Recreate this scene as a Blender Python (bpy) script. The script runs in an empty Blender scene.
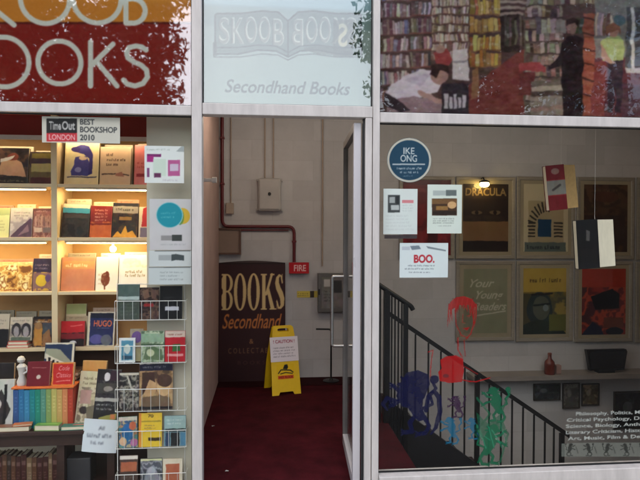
import bpy, bmesh, math, random
import numpy as np
from mathutils import Matrix, Vector

random.seed(7)
RNG = np.random.RandomState(11)
S = bpy.context.scene
COL = S.collection

# ------------------------------------------------------------------ camera
F = 580.0
CAM = Vector((0.375, -3.45, 1.62))
YAW, PITCH, ROLL = math.radians(5.3), math.radians(-1.0), math.radians(0.15)
ROT = (Matrix.Rotation(-YAW, 3, 'Z') @ Matrix.Rotation(math.pi / 2 + PITCH, 3, 'X') @ Matrix.Rotation(ROLL, 3, 'Z'))
cam_d = bpy.data.cameras.new('camera')
cam = bpy.data.objects.new('camera', cam_d)
COL.objects.link(cam)
cam.matrix_world = Matrix.Translation(CAM) @ ROT.to_4x4()
cam_d.sensor_width = 36.0
cam_d.lens = 36.0 * F / 640.0
cam_d.clip_start = 0.05
cam_d.clip_end = 500
S.camera = cam


def W(px, py, y):
    """world point that stands at depth y where the photograph has pixel (px, py)"""
    d = ROT @ Vector(((px - 320) / F, -(py - 240) / F, -1))
    return CAM + d * ((y - CAM.y) / d.y)


def WX(px, y, py=240):
    return W(px, py, y).x


def WZ(py, y, px=320):
    return W(px, py, y).z


# ------------------------------------------------------------------ helpers
def lin(c):
    return tuple((v / 255 / 12.92) if v / 255 <= 0.04045 else ((v / 255 + 0.055) / 1.055) ** 2.4 for v in c)


def lin_np(a):
    a = np.clip(a / 255.0, 0, 1)
    return np.where(a <= 0.04045, a / 12.92, ((a + 0.055) / 1.055) ** 2.4)


def tag(o, label, cat, group=None, kind='thing'):
    o['label'] = label
    o['category'] = cat
    o['kind'] = kind
    if group:
        o['group'] = group
    return o


def struct(o, kind='structure'):
    o['kind'] = kind
    return o


def empty(name, loc=(0, 0, 0), rot=(0, 0, 0)):
    o = bpy.data.objects.new(name, None)
    o.empty_display_size = 0.05
    COL.objects.link(o)
    o.location = loc
    o.rotation_euler = rot
    return o


def mesh_obj(name, me, mats, parent=None, loc=None):
    o = bpy.data.objects.new(name, me)
    COL.objects.link(o)
    for m in (mats if isinstance(mats, (list, tuple)) else [mats]):
        me.materials.append(m)
    if parent:
        o.parent = parent
    if loc is not None:
        o.location = loc
    return o


def from_bm(name, bm, mats, parent=None, loc=None, smooth=False):
    me = bpy.data.meshes.new(name)
    bmesh.ops.recalc_face_normals(bm, faces=bm.faces)
    if smooth:
        for f in bm.faces:
            f.smooth = True
    bm.to_mesh(me)
    bm.free()
    if smooth:
        try:
            me.set_sharp_from_angle(angle=math.radians(40))
        except Exception:
            pass
    return mesh_obj(name, me, mats, parent, loc)


def add_box(bm, a, b, bevel=0.0, rot=None, mi=0):
    a, b = Vector(a), Vector(b)
    lo = Vector(map(min, a, b))
    hi = Vector(map(max, a, b))
    r = bmesh.ops.create_cube(bm, size=1.0)
    c, s = (lo + hi) / 2, hi - lo
    for v in r['verts']:
        v.co = Vector((v.co.x * s.x, v.co.y * s.y, v.co.z * s.z))
        if rot:
            v.co = rot @ v.co
        v.co += c
    fs = {f for v in r['verts'] for f in v.link_faces}
    for f in fs:
        f.material_index = mi
    if bevel > 0:
        es = {e for v in r['verts'] for e in v.link_edges}
        bmesh.ops.bevel(bm, geom=list(es), offset=bevel, segments=2, profile=0.5, affect='EDGES')


def box(name, a, b, m, parent=None, bevel=0.0, rot=None):
    bm = bmesh.new()
    add_box(bm, a, b, bevel, rot)
    return from_bm(name, bm, m, parent)


def add_tube(bm, pts, r, n=10, cap=True):
    pts = [Vector(p) for p in pts]
    rings = []
    prev = None
    for i, p in enumerate(pts):
        t = (pts[min(i + 1, len(pts) - 1)] - pts[max(i - 1, 0)]).normalized()
        if prev is None:
            up = Vector((0, 0, 1)) if abs(t.z) < 0.9 else Vector((1, 0, 0))
            u = t.cross(up).normalized()
        else:
            u = (prev - t * prev.dot(t)).normalized()
        prev = u
        w = t.cross(u)
        rr = r[i] if isinstance(r, (list, tuple)) else r
        rings.append([bm.verts.new(p + (u * math.cos(k * 2 * math.pi / n) + w * math.sin(k * 2 * math.pi / n)) * rr) for k in range(n)])
    for a, b in zip(rings, rings[1:]):
        for k in range(n):
            bm.faces.new((a[k], a[(k + 1) % n], b[(k + 1) % n], b[k]))
    if cap:
        bm.faces.new(rings[0][::-1])
        bm.faces.new(rings[-1])


def tube(name, pts, r, m, parent=None, n=10):
    bm = bmesh.new()
    add_tube(bm, pts, r, n)
    return from_bm(name, bm, m, parent, smooth=True)


def bend(pts, r=0.05, n=5):
    """round the corners of a polyline"""
    pts = [Vector(p) for p in pts]
    out = [pts[0]]
    for a, b, c in zip(pts, pts[1:], pts[2:]):
        d1, d2 = (a - b), (c - b)
        k = min(r, d1.length * .45, d2.length * .45)
        p1, p2 = b + d1.normalized() * k, b + d2.normalized() * k
        for i in range(n + 1):
            t = i / n
            out.append(p1 * (1 - t) ** 2 + b * 2 * t * (1 - t) + p2 * t * t)
    out.append(pts[-1])
    return out


def lathe(name, prof, m, parent=None, loc=None, n=24):
    bm = bmesh.new()
    rings = []
    for r, z in prof:
        rings.append([bm.verts.new((r * math.cos(k * 2 * math.pi / n), r * math.sin(k * 2 * math.pi / n), z)) for k in range(n)])
    for a, b in zip(rings, rings[1:]):
        for k in range(n):
            bm.faces.new((a[k], a[(k + 1) % n], b[(k + 1) % n], b[k]))
    bm.faces.new(rings[0][::-1])
    bm.faces.new(rings[-1])
    return from_bm(name, bm, m, parent, loc, smooth=True)


def extrude_poly(name, pts, y0, y1, m, parent=None, bevel=0.0):
    """pts: (x, z) outline, extruded from y0 to y1"""
    bm = bmesh.new()
    a = [bm.verts.new((x, y0, z)) for x, z in pts]
    b = [bm.verts.new((x, y1, z)) for x, z in pts]
    bm.faces.new(a)
    bm.faces.new(b[::-1])
    n = len(pts)
    for i in range(n):
        bm.faces.new((a[i], b[i], b[(i + 1) % n], a[(i + 1) % n]))
    if bevel:
        bmesh.ops.bevel(bm, geom=list(bm.edges), offset=bevel, segments=2, profile=.5, affect='EDGES')
    return from_bm(name, bm, m, parent)


# ------------------------------------------------------------------ materials
def nodes_of(m):
    m.use_nodes = True
    nt = m.node_tree
    return nt, nt.nodes, nt.links


MATS = {}


def mat(name, col, rough=0.5, metal=0.0, var=0.08, scale=6.0, bump=0.0, bscale=60.0, stretch=(1, 1, 1), spec=0.5, col2=None, c2pos=(0.45, 0.7)):
    if name in MATS:
        return MATS[name]
    m = bpy.data.materials.new(name)
    nt, N, L = nodes_of(m)
    b = N['Principled BSDF']
    b.inputs['Roughness'].default_value = rough
    b.inputs['Metallic'].default_value = metal
    b.inputs['Specular IOR Level'].default_value = spec
    tc = N.new('ShaderNodeTexCoord')
    mp = N.new('ShaderNodeMapping')
    mp.inputs['Scale'].default_value = stretch
    L.new(tc.outputs['Object'], mp.inputs['Vector'])
    nz = N.new('ShaderNodeTexNoise')
    nz.inputs['Scale'].default_value = scale
    nz.inputs['Detail'].default_value = 6
    nz.inputs['Roughness'].default_value = 0.65
    L.new(mp.outputs['Vector'], nz.inputs['Vector'])
    r = N.new('ShaderNodeValToRGB')
    c = lin(col)
    if col2 is None:
        r.color_ramp.elements[0].position, r.color_ramp.elements[1].position = 0.3, 0.7
        r.color_ramp.elements[0].color = (*[v * (1 - var) for v in c], 1)
        r.color_ramp.elements[1].color = (*[min(1, v * (1 + var)) for v in c], 1)
    else:
        r.color_ramp.elements[0].position, r.color_ramp.elements[1].position = c2pos
        r.color_ramp.elements[0].color = (*c, 1)
        r.color_ramp.elements[1].color = (*lin(col2), 1)
    L.new(nz.outputs['Fac'], r.inputs['Fac'])
    L.new(r.outputs['Color'], b.inputs['Base Color'])
    # uneven gloss
    mr = N.new('ShaderNodeMapRange')
    mr.inputs['To Min'].default_value = max(0.02, rough - 0.1)
    mr.inputs['To Max'].default_value = min(1, rough + 0.1)
    L.new(nz.outputs['Fac'], mr.inputs['Value'])
    L.new(mr.outputs['Result'], b.inputs['Roughness'])
    if bump > 0:
        n2 = N.new('ShaderNodeTexNoise')
        n2.inputs['Scale'].default_value = bscale
        n2.inputs['Detail'].default_value = 4
        L.new(mp.outputs['Vector'], n2.inputs['Vector'])
        bp = N.new('ShaderNodeBump')
        bp.inputs['Strength'].default_value = bump
        bp.inputs['Distance'].default_value = 0.01
        L.new(n2.outputs['Fac'], bp.inputs['Height'])
        L.new(bp.outputs['Normal'], b.inputs['Normal'])
    MATS[name] = m
    return m


def print_mat(name, rough, spec=0.4, bump=0.0):
    """ink on paper, board or vinyl: colour comes from the mesh's own print"""
    m = bpy.data.materials.new(name)
    nt, N, L = nodes_of(m)
    b = N['Principled BSDF']
    b.inputs['Roughness'].default_value = rough
    b.inputs['Specular IOR Level'].default_value = spec
    a = N.new('ShaderNodeAttribute')
    a.attribute_name = 'Print'
    L.new(a.outputs['Color'], b.inputs['Base Color'])
    tc = N.new('ShaderNodeTexCoord')
    nz = N.new('ShaderNodeTexNoise')
    nz.inputs['Scale'].default_value = 9
    nz.inputs['Detail'].default_value = 3
    L.new(tc.outputs['Object'], nz.inputs['Vector'])
    bp = N.new('ShaderNodeBump')
    bp.inputs['Strength'].default_value = bump
    bp.inputs['Distance'].default_value = 0.02
    L.new(nz.outputs['Fac'], bp.inputs['Height'])
    L.new(bp.outputs['Normal'], b.inputs['Normal'])
    return m


def decal_mat(name, rough=0.4, through=0.25):
    """translucent vinyl lettering: the print's own alpha decides how much of the room shows through"""
    m = bpy.data.materials.new(name)
    nt, N, L = nodes_of(m)
    b = N['Principled BSDF']
    b.inputs['Roughness'].default_value = rough
    b.inputs['Specular IOR Level'].default_value = 0.12
    a = N.new('ShaderNodeAttribute')
    a.attribute_name = 'Print'
    L.new(a.outputs['Color'], b.inputs['Base Color'])
    tl = N.new('ShaderNodeBsdfTranslucent')
    L.new(a.outputs['Color'], tl.inputs['Color'])
    mx0 = N.new('ShaderNodeMixShader')
    mx0.inputs[0].default_value = through
    L.new(b.outputs[0], mx0.inputs[1])
    L.new(tl.outputs[0], mx0.inputs[2])
    tr = N.new('ShaderNodeBsdfTransparent')
    mx = N.new('ShaderNodeMixShader')
    L.new(a.outputs['Alpha'], mx.inputs[0])
    L.new(tr.outputs[0], mx.inputs[1])
    L.new(mx0.outputs[0], mx.inputs[2])
    L.new(mx.outputs[0], N['Material Output'].inputs['Surface'])
    return m


def glass_mat(name, f0, tint=(1, 1, 1), rough=0.0, wave=0.0, dirt=0.0):
    m = bpy.data.materials.new(name)
    nt, N, L = nodes_of(m)
    N.remove(N['Principled BSDF'])
    tr = N.new('ShaderNodeBsdfTransparent')
    tr.inputs['Color'].default_value = (*tint, 1)
    gl = N.new('ShaderNodeBsdfGlossy')
    gl.inputs['Roughness'].default_value = rough
    lw = N.new('ShaderNodeLayerWeight')
    lw.inputs['Blend'].default_value = 0.5
    pw = N.new('ShaderNodeMath')
    pw.operation = 'POWER'
    pw.inputs[1].default_value = 5
    L.new(lw.outputs['Facing'], pw.inputs[0])
    mr = N.new('ShaderNodeMapRange')
    mr.inputs['To Min'].default_value = f0
    mr.inputs['To Max'].default_value = 1.0
    L.new(pw.outputs[0], mr.inputs['Value'])
    tc = N.new('ShaderNodeTexCoord')
    if wave:
        nz = N.new('ShaderNodeTexNoise')
        nz.inputs['Scale'].default_value = 3
        nz.inputs['Detail'].default_value = 2
        L.new(tc.outputs['Object'], nz.inputs['Vector'])
        bp = N.new('ShaderNodeBump')
        bp.inputs['Strength'].default_value = wave
        bp.inputs['Distance'].default_value = 0.02
        L.new(nz.outputs['Fac'], bp.inputs['Height'])
        L.new(bp.outputs['Normal'], gl.inputs['Normal'])
    mx = N.new('ShaderNodeMixShader')
    L.new(mr.outputs['Result'], mx.inputs[0])
    L.new(tr.outputs[0], mx.inputs[1])
    L.new(gl.outputs[0], mx.inputs[2])
    out = mx
    if dirt:
        df = N.new('ShaderNodeBsdfDiffuse')
        df.inputs['Color'].default_value = (0.55, 0.55, 0.53, 1)
        n2 = N.new('ShaderNodeTexNoise')
        n2.inputs['Scale'].default_value = 2.2
        n2.inputs['Detail'].default_value = 8
        L.new(tc.outputs['Object'], n2.inputs['Vector'])
        m2 = N.new('ShaderNodeMapRange')
        m2.inputs['From Min'].default_value = 0.4
        m2.inputs['From Max'].default_value = 0.8
        m2.inputs['To Min'].default_value = dirt * 0.3
        m2.inputs['To Max'].default_value = dirt
        L.new(n2.outputs['Fac'], m2.inputs['Value'])
        mx2 = N.new('ShaderNodeMixShader')
        L.new(m2.outputs['Result'], mx2.inputs[0])
        L.new(mx.outputs[0], mx2.inputs[1])
        L.new(df.outputs[0], mx2.inputs[2])
        out = mx2
    L.new(out.outputs[0], N['Material Output'].inputs['Surface'])
    return m


def emit_mat(name, col, strength):
    m = bpy.data.materials.new(name)
    nt, N, L = nodes_of(m)
    N.remove(N['Principled BSDF'])
    e = N.new('ShaderNodeEmission')
    e.inputs['Color'].default_value = (*col, 1)
    e.inputs['Strength'].default_value = strength
    L.new(e.outputs[0], N['Material Output'].inputs['Surface'])
    return m


def brick_wall_mat(name, col, mortar, bw=0.44, bh=0.215, var=0.06, bump=0.12, rough=0.75):
    """painted blockwork"""
    m = bpy.data.materials.new(name)
    nt, N, L = nodes_of(m)
    b = N['Principled BSDF']
    b.inputs['Roughness'].default_value = rough
    tc = N.new('ShaderNodeTexCoord')
    mp = N.new('ShaderNodeMapping')
    mp.inputs['Rotation'].default_value = (math.radians(90), 0, 0)
    L.new(tc.outputs['Object'], mp.inputs['Vector'])
    br = N.new('ShaderNodeTexBrick')
    br.inputs['Scale'].default_value = 1.0
    br.inputs['Brick Width'].default_value = bw
    br.inputs['Row Height'].default_value = bh
    br.inputs['Mortar Size'].default_value = 0.004
    br.inputs['Mortar Smooth'].default_value = 0.6
    c = lin(col)
    br.inputs['Color1'].default_value = (*[v * (1 - var) for v in c], 1)
    br.inputs['Color2'].default_value = (*[v * (1 + var) for v in c], 1)
    br.inputs['Mortar'].default_value = (*lin(mortar), 1)
    L.new(mp.outputs['Vector'], br.inputs['Vector'])
    nz = N.new('ShaderNodeTexNoise')
    nz.inputs['Scale'].default_value = 2.5
    nz.inputs['Detail'].default_value = 8
    nz.inputs['Roughness'].default_value = .7
    L.new(tc.outputs['Object'], nz.inputs['Vector'])
    mx = N.new('ShaderNodeMix')
    mx.data_type = 'RGBA'
    mx.blend_type = 'MULTIPLY'
    mx.inputs['Factor'].default_value = 0.35
    L.new(br.outputs['Color'], mx.inputs['A'])
    L.new(nz.outputs['Color'], mx.inputs['B'])
    hs = N.new('ShaderNodeRGBToBW')
    L.new(nz.outputs['Fac'], mx.inputs['B'])
    L.new(mx.outputs['Result'], b.inputs['Base Color'])
    ad = N.new('ShaderNodeMath')
    ad.operation = 'MULTIPLY_ADD'
    L.new(nz.outputs['Fac'], ad.inputs[0])
    ad.inputs[1].default_value = 0.5
    inv = N.new('ShaderNodeMath')
    inv.operation = 'SUBTRACT'
    inv.inputs[0].default_value = 1.0
    L.new(br.outputs['Fac'], inv.inputs[1])
    L.new(inv.outputs[0], ad.inputs[2])
    bp = N.new('ShaderNodeBump')
    bp.inputs['Strength'].default_value = bump
    bp.inputs['Distance'].default_value = 0.01
    L.new(ad.outputs[0], bp.inputs['Height'])
    L.new(bp.outputs['Normal'], b.inputs['Normal'])
    return m


M_PAPER = print_mat('printed_paper', 0.6, 0.3, 0.15)
M_COVER = print_mat('printed_cover', 0.35, 0.4, 0.05)
M_BOARD = print_mat('painted_board', 0.55, 0.3, 0.05)
M_VINYL = decal_mat('vinyl_decal', .5, .12)
M_FILM = decal_mat('printed_window_film', .45, .28)
M_FROST = decal_mat('frosted_film', .5, .6)
M_ALU = mat('white_powder_coat', (198, 192, 187), 0.38, 0, 0.13, 6, 0.08, 200, (3, 3, 0.5))
M_ALU2 = mat('door_aluminium', (205, 202, 205), 0.3, 0.2, 0.05, 5, 0.03, 200, (1, 1, 0.2))
M_ALU_SHADE = mat('shaded_door_aluminium', (112, 108, 106), 0.4, 0.3, 0.05, 5)  # darker copy of the door metal, shade put into the colour
M_GASKET = mat('black_rubber', (22, 22, 24), 0.6)
M_STEEL = mat('black_painted_steel', (24, 24, 26), 0.4, 0.3, 0.2, 12, 0.1, 90)
M_CHROME = mat('brushed_steel', (170, 168, 165), 0.3, 1.0, 0.05, 20, 0, 1, (1, 1, 12))
M_CARPET = mat('red_carpet', (70, 19, 26), 0.95, 0, 0.4, 5, 0.7, 420, spec=0.1)
M_STRIP = mat('darker_carpet_strip', (48, 18, 22), 0.98, 0, 0.3, 30, 0.7, 300, spec=0.1)
M_WALL = brick_wall_mat('painted_blockwork', (206, 205, 206), (198, 197, 197))
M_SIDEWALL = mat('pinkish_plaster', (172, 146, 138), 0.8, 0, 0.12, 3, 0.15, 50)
M_PANEL = mat('cream_board', (205, 200, 184), 0.6, 0, 0.04, 2.5, 0.03, 90)
M_RED = mat('red_fascia_board', (132, 36, 30), 0.5, 0, 0.1, 3)
M_CREAM = mat('cream_shelf_board', (222, 200, 160), 0.45, 0, 0.06, 4, 0.04, 60, (0.3, 1, 1))
M_BACKB = mat('tan_back_board', (205, 165, 112), 0.6, 0, 0.08, 3)
M_DARKWOOD = mat('dark_stained_wood', (52, 30, 24), 0.5, 0, 0.35, 4, 0.1, 40, (1, 12, 12))
M_BROWN = mat('brown_back_board', (112, 78, 52), 0.6, 0, 0.15, 3)
M_PAGES = mat('page_block', (226, 214, 188), 0.85, 0, 0.12, 60, 0.2, 300, (0.2, 6, 0.2), spec=0.15)
M_WIRE = mat('white_coated_wire', (225, 225, 222), 0.4, 0, 0.03)
M_FRAME = mat('dull_pale_frame', (146, 139, 127), 0.4, 0, 0.15, 6, 0.05, 60, (1, 1, 5))
M_MOUNT = mat('cream_mount', (168, 156, 130), 0.8, 0, 0.06, 4)
M_PIPE = mat('dark_red_pipe', (96, 24, 30), 0.4, 0, 0.15, 10)
M_CONDUIT = mat('painted_conduit', (168, 152, 138), 0.55, 0, 0.08, 9)
M_METER = mat('grey_enclosure', (176, 173, 170), 0.5, 0, 0.06, 6)
M_YELLOW = mat('yellow_plastic', (236, 196, 24), 0.4, 0, 0.06, 8, 0.03, 40)
M_BLACK = mat('black_plastic', (18, 18, 20), 0.4)
M_PAVE = mat('pale_paving', (168, 165, 160), 0.85, 0, 0.15, 3, 0.2, 50)
M_CONC = mat('grey_concrete', (128, 124, 118), 0.85, 0, 0.15, 1.5, 0.2, 20)
M_CEIL = mat('painted_ceiling', (222, 212, 198), 0.9, 0, 0.1, 2)
M_LAMPB = mat('lamp_body', (200, 196, 188), .4)
M_GLASS_LOW = glass_mat('window_glass', 0.007, (0.97, 0.98, 0.97), 0.0, 0.02, 0.002)
M_GLASS_UP = glass_mat('sign_glass', 0.035, (0.96, 0.97, 0.96), 0.012, 0.05, 0.0)
M_GLASS_SG = glass_mat('shop_sign_glass', 0.13, (0.97, 0.97, 0.97), 0.02, 0.05)
M_GLASS_TR = glass_mat('transom_glass', 0.085, (0.95, 0.98, 0.97), 0.012, 0.05, 0.0)
M_GLASS_PIC = glass_mat('picture_glass', 0.012, (0.97, 0.97, 0.97), 0.0, 0.0, 0.0)

# ------------------------------------------------------------------ printing: pictures painted cell by cell onto a mesh
_TXT = {}


def glyph_tris(s, bold=0.0):
    k = (s, bold)
    if k in _TXT:
        return _TXT[k]
    cu = bpy.data.curves.new('lettering', 'FONT')
    cu.body = s
    cu.resolution_u = 4
    cu.offset = bold
    o = bpy.data.objects.new('lettering', cu)
    COL.objects.link(o)
    dg = bpy.context.evaluated_depsgraph_get()
    me = o.evaluated_get(dg).to_mesh()
    me.calc_loop_triangles()
    co = np.array([v.co[:2] for v in me.vertices], float).reshape(-1, 2)
    tr = np.array([t.vertices[:] for t in me.loop_triangles], int).reshape(-1, 3)
    o.evaluated_get(dg).to_mesh_clear()
    bpy.data.objects.remove(o)
    bpy.data.curves.remove(cu)
    _TXT[k] = (co, tr)
    return _TXT[k]


class Print:
    """a printed sheet w x h metres; draws in fractions (u right, v down), or in photograph pixels when made with px()"""
    SS = 2

    def __init__(s, w, h, cell, bg, alpha=1.0):
        s.w, s.h = w, h
        s.nx = max(4, int(round(w / cell)))
        s.ny = max(4, int(round(h / cell)))
        s.W, s.H = s.nx * s.SS, s.ny * s.SS
        s.a = np.zeros((s.H, s.W, 4))
        s.a[:, :, :3] = bg
        s.a[:, :, 3] = alpha
        s.map = None
        yy, xx = np.mgrid[0:s.H, 0:s.W]
        s.X, s.Y = (xx + .5) / s.W, (yy + .5) / s.H

    @classmethod
    def px(cls, x0, y0, x1, y1, depth, cell, bg, alpha=1.0):
        cxm, cym = (x0 + x1) / 2, (y0 + y1) / 2
        wx0, wx1 = WX(x0, depth, cym), WX(x1, depth, cym)
        wz0, wz1 = WZ(y1, depth, cxm), WZ(y0, depth, cxm)
        p = cls(wx1 - wx0, wz1 - wz0, cell, bg, alpha)
        p.org = Vector((wx0, depth, wz0))

        def mp(x, y):
            q = W(x, y, depth)
            return (q.x - wx0) / p.w, 1 - (q.z - wz0) / p.h
        p.map = mp
        return p

    def pt(s, p):
        return s.map(*p) if s.map else p

    def _put(s, mask, col, a=1.0, sl=None):
        sl = sl or (slice(None), slice(None))
        t = s.a[sl]
        k = (mask * a)[..., None] if mask.dtype != bool else (mask.astype(float) * a)[..., None]
        c = np.array(list(col) + ([255.0] if len(col) == 3 else [col[3]]), float)
        t[..., :3] = t[..., :3] * (1 - k) + c[:3] * k
        t[..., 3] = np.maximum(t[..., 3], k[..., 0]) if len(col) == 3 else t[..., 3] * (1 - k[..., 0]) + c[3] / 255 * k[..., 0]

    def _sl(s, u0, v0, u1, v1):
        return (slice(max(0, int(v0 * s.H) - 1), max(0, min(s.H, int(v1 * s.H) + 2))), slice(max(0, int(u0 * s.W) - 1), max(0, min(s.W, int(u1 * s.W) + 2))))

    def rect(s, x0, y0, x1, y1, col, a=1.0):
        return s.poly([(x0, y0), (x1, y0), (x1, y1), (x0, y1)], col, a)

    def poly(s, pts, col, a=1.0):
        P = [s.pt(p) for p in pts]
        us, vs = [p[0] for p in P], [p[1] for p in P]
        sl = s._sl(min(us), min(vs), max(us), max(vs))
        X, Y = s.X[sl], s.Y[sl]
        if X.size == 0:
            return s
        ins = np.zeros(X.shape, bool)
        n = len(P)
        for i in range(n):
            (xa, ya), (xb, yb) = P[i], P[(i + 1) % n]
            if ya == yb:
                continue
            c = (Y < ya) != (Y < yb)
            ins ^= c & (X < (xb - xa) * (Y - ya) / (yb - ya) + xa)
        s._put(ins, col, a, sl)
        return s

    def ell(s, cx, cy, rx, ry, col, a=1.0, inner=0.0, inx=None):
        """ellipse; inner/inx leave a hole of these fractions of the radii"""
        c = s.pt((cx, cy))
        e = s.pt((cx + rx, cy))
        g = s.pt((cx, cy + ry))
        ru, rv = abs(e[0] - c[0]), abs(g[1] - c[1])
        sl = s._sl(c[0] - ru, c[1] - rv, c[0] + ru, c[1] + rv)
        X, Y = s.X[sl], s.Y[sl]
        if X.size == 0:
            return s
        q = ((X - c[0]) / ru) ** 2 + ((Y - c[1]) / rv) ** 2 <= 1
        if inner:
            inx = inner if inx is None else inx
            q &= ((X - c[0]) / (ru * inx)) ** 2 + ((Y - c[1]) / (rv * inner)) ** 2 >= 1
        s._put(q, col, a, sl)
        return s

    def line(s, pts, width, col, a=1.0):
        """polyline; width in fractions of the height (or photograph pixels)"""
        P = [s.pt(p) for p in pts]
        asp = s.w / s.h
        if s.map:
            ws = [abs(s.pt((pts[0][0], pts[0][1] + 1))[1] - P[0][1]) * k / 2 for k in (width if isinstance(width, (list, tuple)) else [width] * len(P))]
        else:
            ws = [k / 2 for k in (width if isinstance(width, (list, tuple)) else [width] * len(P))]
        wm = max(ws)
        us, vs = [p[0] for p in P], [p[1] for p in P]
        sl = s._sl(min(us) - wm / asp, min(vs) - wm, max(us) + wm / asp, max(vs) + wm)
        X, Y = s.X[sl] * asp, s.Y[sl]
        if X.size == 0:
            return s
        ins = np.zeros(X.shape, bool)
        for i in range(len(P) - 1):
            ax, ay, bx, by = P[i][0] * asp, P[i][1], P[i + 1][0] * asp, P[i + 1][1]
            dx, dy = bx - ax, by - ay
            L2 = dx * dx + dy * dy or 1e-9
            t = np.clip(((X - ax) * dx + (Y - ay) * dy) / L2, 0, 1)
            ww = ws[i] + (ws[i + 1] - ws[i]) * t
            ins |= (X - ax - dx * t) ** 2 + (Y - ay - dy * t) ** 2 <= ww * ww
        s._put(ins, col, a, sl)
        return s

    def text(s, body, x0, y1, x1, y0, col, bold=0.0, shear=0.0, a=1.0, mirror=False):
        """lettering fitted to the box x0..x1, its capitals between y0 (top) and y1 (baseline)"""
        co, tr = glyph_tris(body, bold)
        if len(tr) == 0:
            return s
        co = co.copy()
        co[:, 0] += co[:, 1] * shear
        mn, mx = co[:, 0].min(), co[:, 0].max()
        fx = (co[:, 0] - mn) / (mx - mn)
        if mirror:
            fx = 1 - fx
        fy = co[:, 1] / 0.69
        xm, ym = (x0 + x1) / 2, (y0 + y1) / 2
        ul, ur = s.pt((x0, ym))[0], s.pt((x1, ym))[0]
        vb, vt = s.pt((xm, y1))[1], s.pt((xm, y0))[1]
        U = ul + fx * (ur - ul)
        V = vb + fy * (vt - vb)
        for t in tr:
            u, v = U[t], V[t]
            sl = s._sl(u.min(), v.min(), u.max(), v.max())
            X, Y = s.X[sl], s.Y[sl]
            if X.size == 0:
                continue
            d = [(X - u[i]) * (v[(i + 1) % 3] - v[i]) - (Y - v[i]) * (u[(i + 1) % 3] - u[i]) for i in range(3)]
            ins = ((d[0] >= 0) & (d[1] >= 0) & (d[2] >= 0)) | ((d[0] <= 0) & (d[1] <= 0) & (d[2] <= 0))
            s._put(ins, col, a, sl)
        return s

    def words(s, x0, y0, x1, y1, n, col, a=0.8, seed=0, fill=0.55):
        """n lines of small print too fine to read"""
        r = random.Random(seed)
        dy = (y1 - y0) / n
        asp = 1.0 if s.map else s.h / s.w
        for i in range(n):
            x = x0
            end = x1 - (x1 - x0) * r.uniform(0, .25)
            t, b = y0 + dy * (i + .5 - fill / 2), y0 + dy * (i + .5 + fill / 2)
            lw = max((b - t) * asp * .62, (x1 - x0) * .012)
            while x < end:
                for _ in range(r.randint(2, 8)):
                    if x > end:
                        break
                    k = r.random()
                    tt = t if k < .35 else t + (b - t) * .28
                    s.rect(x, tt, x + lw * .36, b, col, a)
                    if k > .2:
                        yy = tt if r.random() < .6 else b - (b - t) * .25
                        s.rect(x, yy, x + lw * .8, yy + (b - t) * .24, col, a)
                    if k > .55:
                        s.rect(x + lw * .55, tt, x + lw * .8, b, col, a * .9)
                    x += lw
                x += lw * .8
        return s

    def warp(s, amp, n=10):
        """hand drawn edges: shifts the picture about by a little noise (amp: fraction of the width)"""
        d = []
        for ax in range(2):
            tot = np.zeros((s.H, s.W))
            for o in (1, 2.6):
                kx = max(2, int(n * o))
                ky = max(2, int(n * o * s.h / s.w))
                g = RNG.rand(ky + 2, kx + 2) - .5
                yy, xx = np.linspace(0, ky, s.H), np.linspace(0, kx, s.W)
                yi, xi = yy.astype(int), xx.astype(int)
                fy, fx = (yy - yi)[:, None], (xx - xi)[None, :]
                tot += ((g[yi][:, xi] * (1 - fy) + g[yi + 1][:, xi] * fy) * (1 - fx) + (g[yi][:, xi + 1] * (1 - fy) + g[yi + 1][:, xi + 1] * fy) * fx) / o
            d.append(tot * amp * s.W * 2)
        yy, xx = np.mgrid[0:s.H, 0:s.W]
        s.a = s.a[np.clip(yy + d[0], 0, s.H - 1).astype(int), np.clip(xx + d[1], 0, s.W - 1).astype(int)]
        return s

    def picture(s, x0, y0, x1, y1, cols, seed=0, a=.8, n=3):
        """a patch of brushed tones, as in a printed photograph or painting"""
        A, B = s.pt((x0, y0)), s.pt((x1, y1))
        sl = (slice(max(0, int(A[1] * s.H)), min(s.H, int(B[1] * s.H))), slice(max(0, int(A[0] * s.W)), min(s.W, int(B[0] * s.W))))
        h, w = s.a[sl].shape[:2]
        if h < 3 or w < 3:
            return s
        R = np.random.RandomState(seed + 100)
        tot = np.zeros((h, w))
        amp = 0
        for o in (1, 2, 4, 9):
            kx = max(1, int(n * o))
            ky = max(1, int(n * o * h / w))
            g = R.rand(ky + 2, kx + 2)
            yy, xx = np.linspace(0, ky, h), np.linspace(0, kx, w)
            yi, xi = yy.astype(int), xx.astype(int)
            fy, fx = (yy - yi)[:, None], (xx - xi)[None, :]
            fy, fx = fy * fy * (3 - 2 * fy), fx * fx * (3 - 2 * fx)
            tot += ((g[yi][:, xi] * (1 - fy) + g[yi + 1][:, xi] * fy) * (1 - fx) + (g[yi][:, xi + 1] * (1 - fy) + g[yi + 1][:, xi + 1] * fy) * fx) / o
            amp += 1 / o
        t = tot / amp
        t = np.argsort(np.argsort(t.ravel())).reshape(h, w) / (h * w)
        C = np.array(cols, float)
        k = t * (len(C) - 1)
        i0 = np.clip(k.astype(int), 0, len(C) - 2)
        f = np.clip((k - i0 - .35) / .3, 0, 1)[..., None]
        im = C[i0] * (1 - f) + C[i0 + 1] * f
        s.a[sl][..., :3] = s.a[sl][..., :3] * (1 - a) + im * a
        return s

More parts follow.
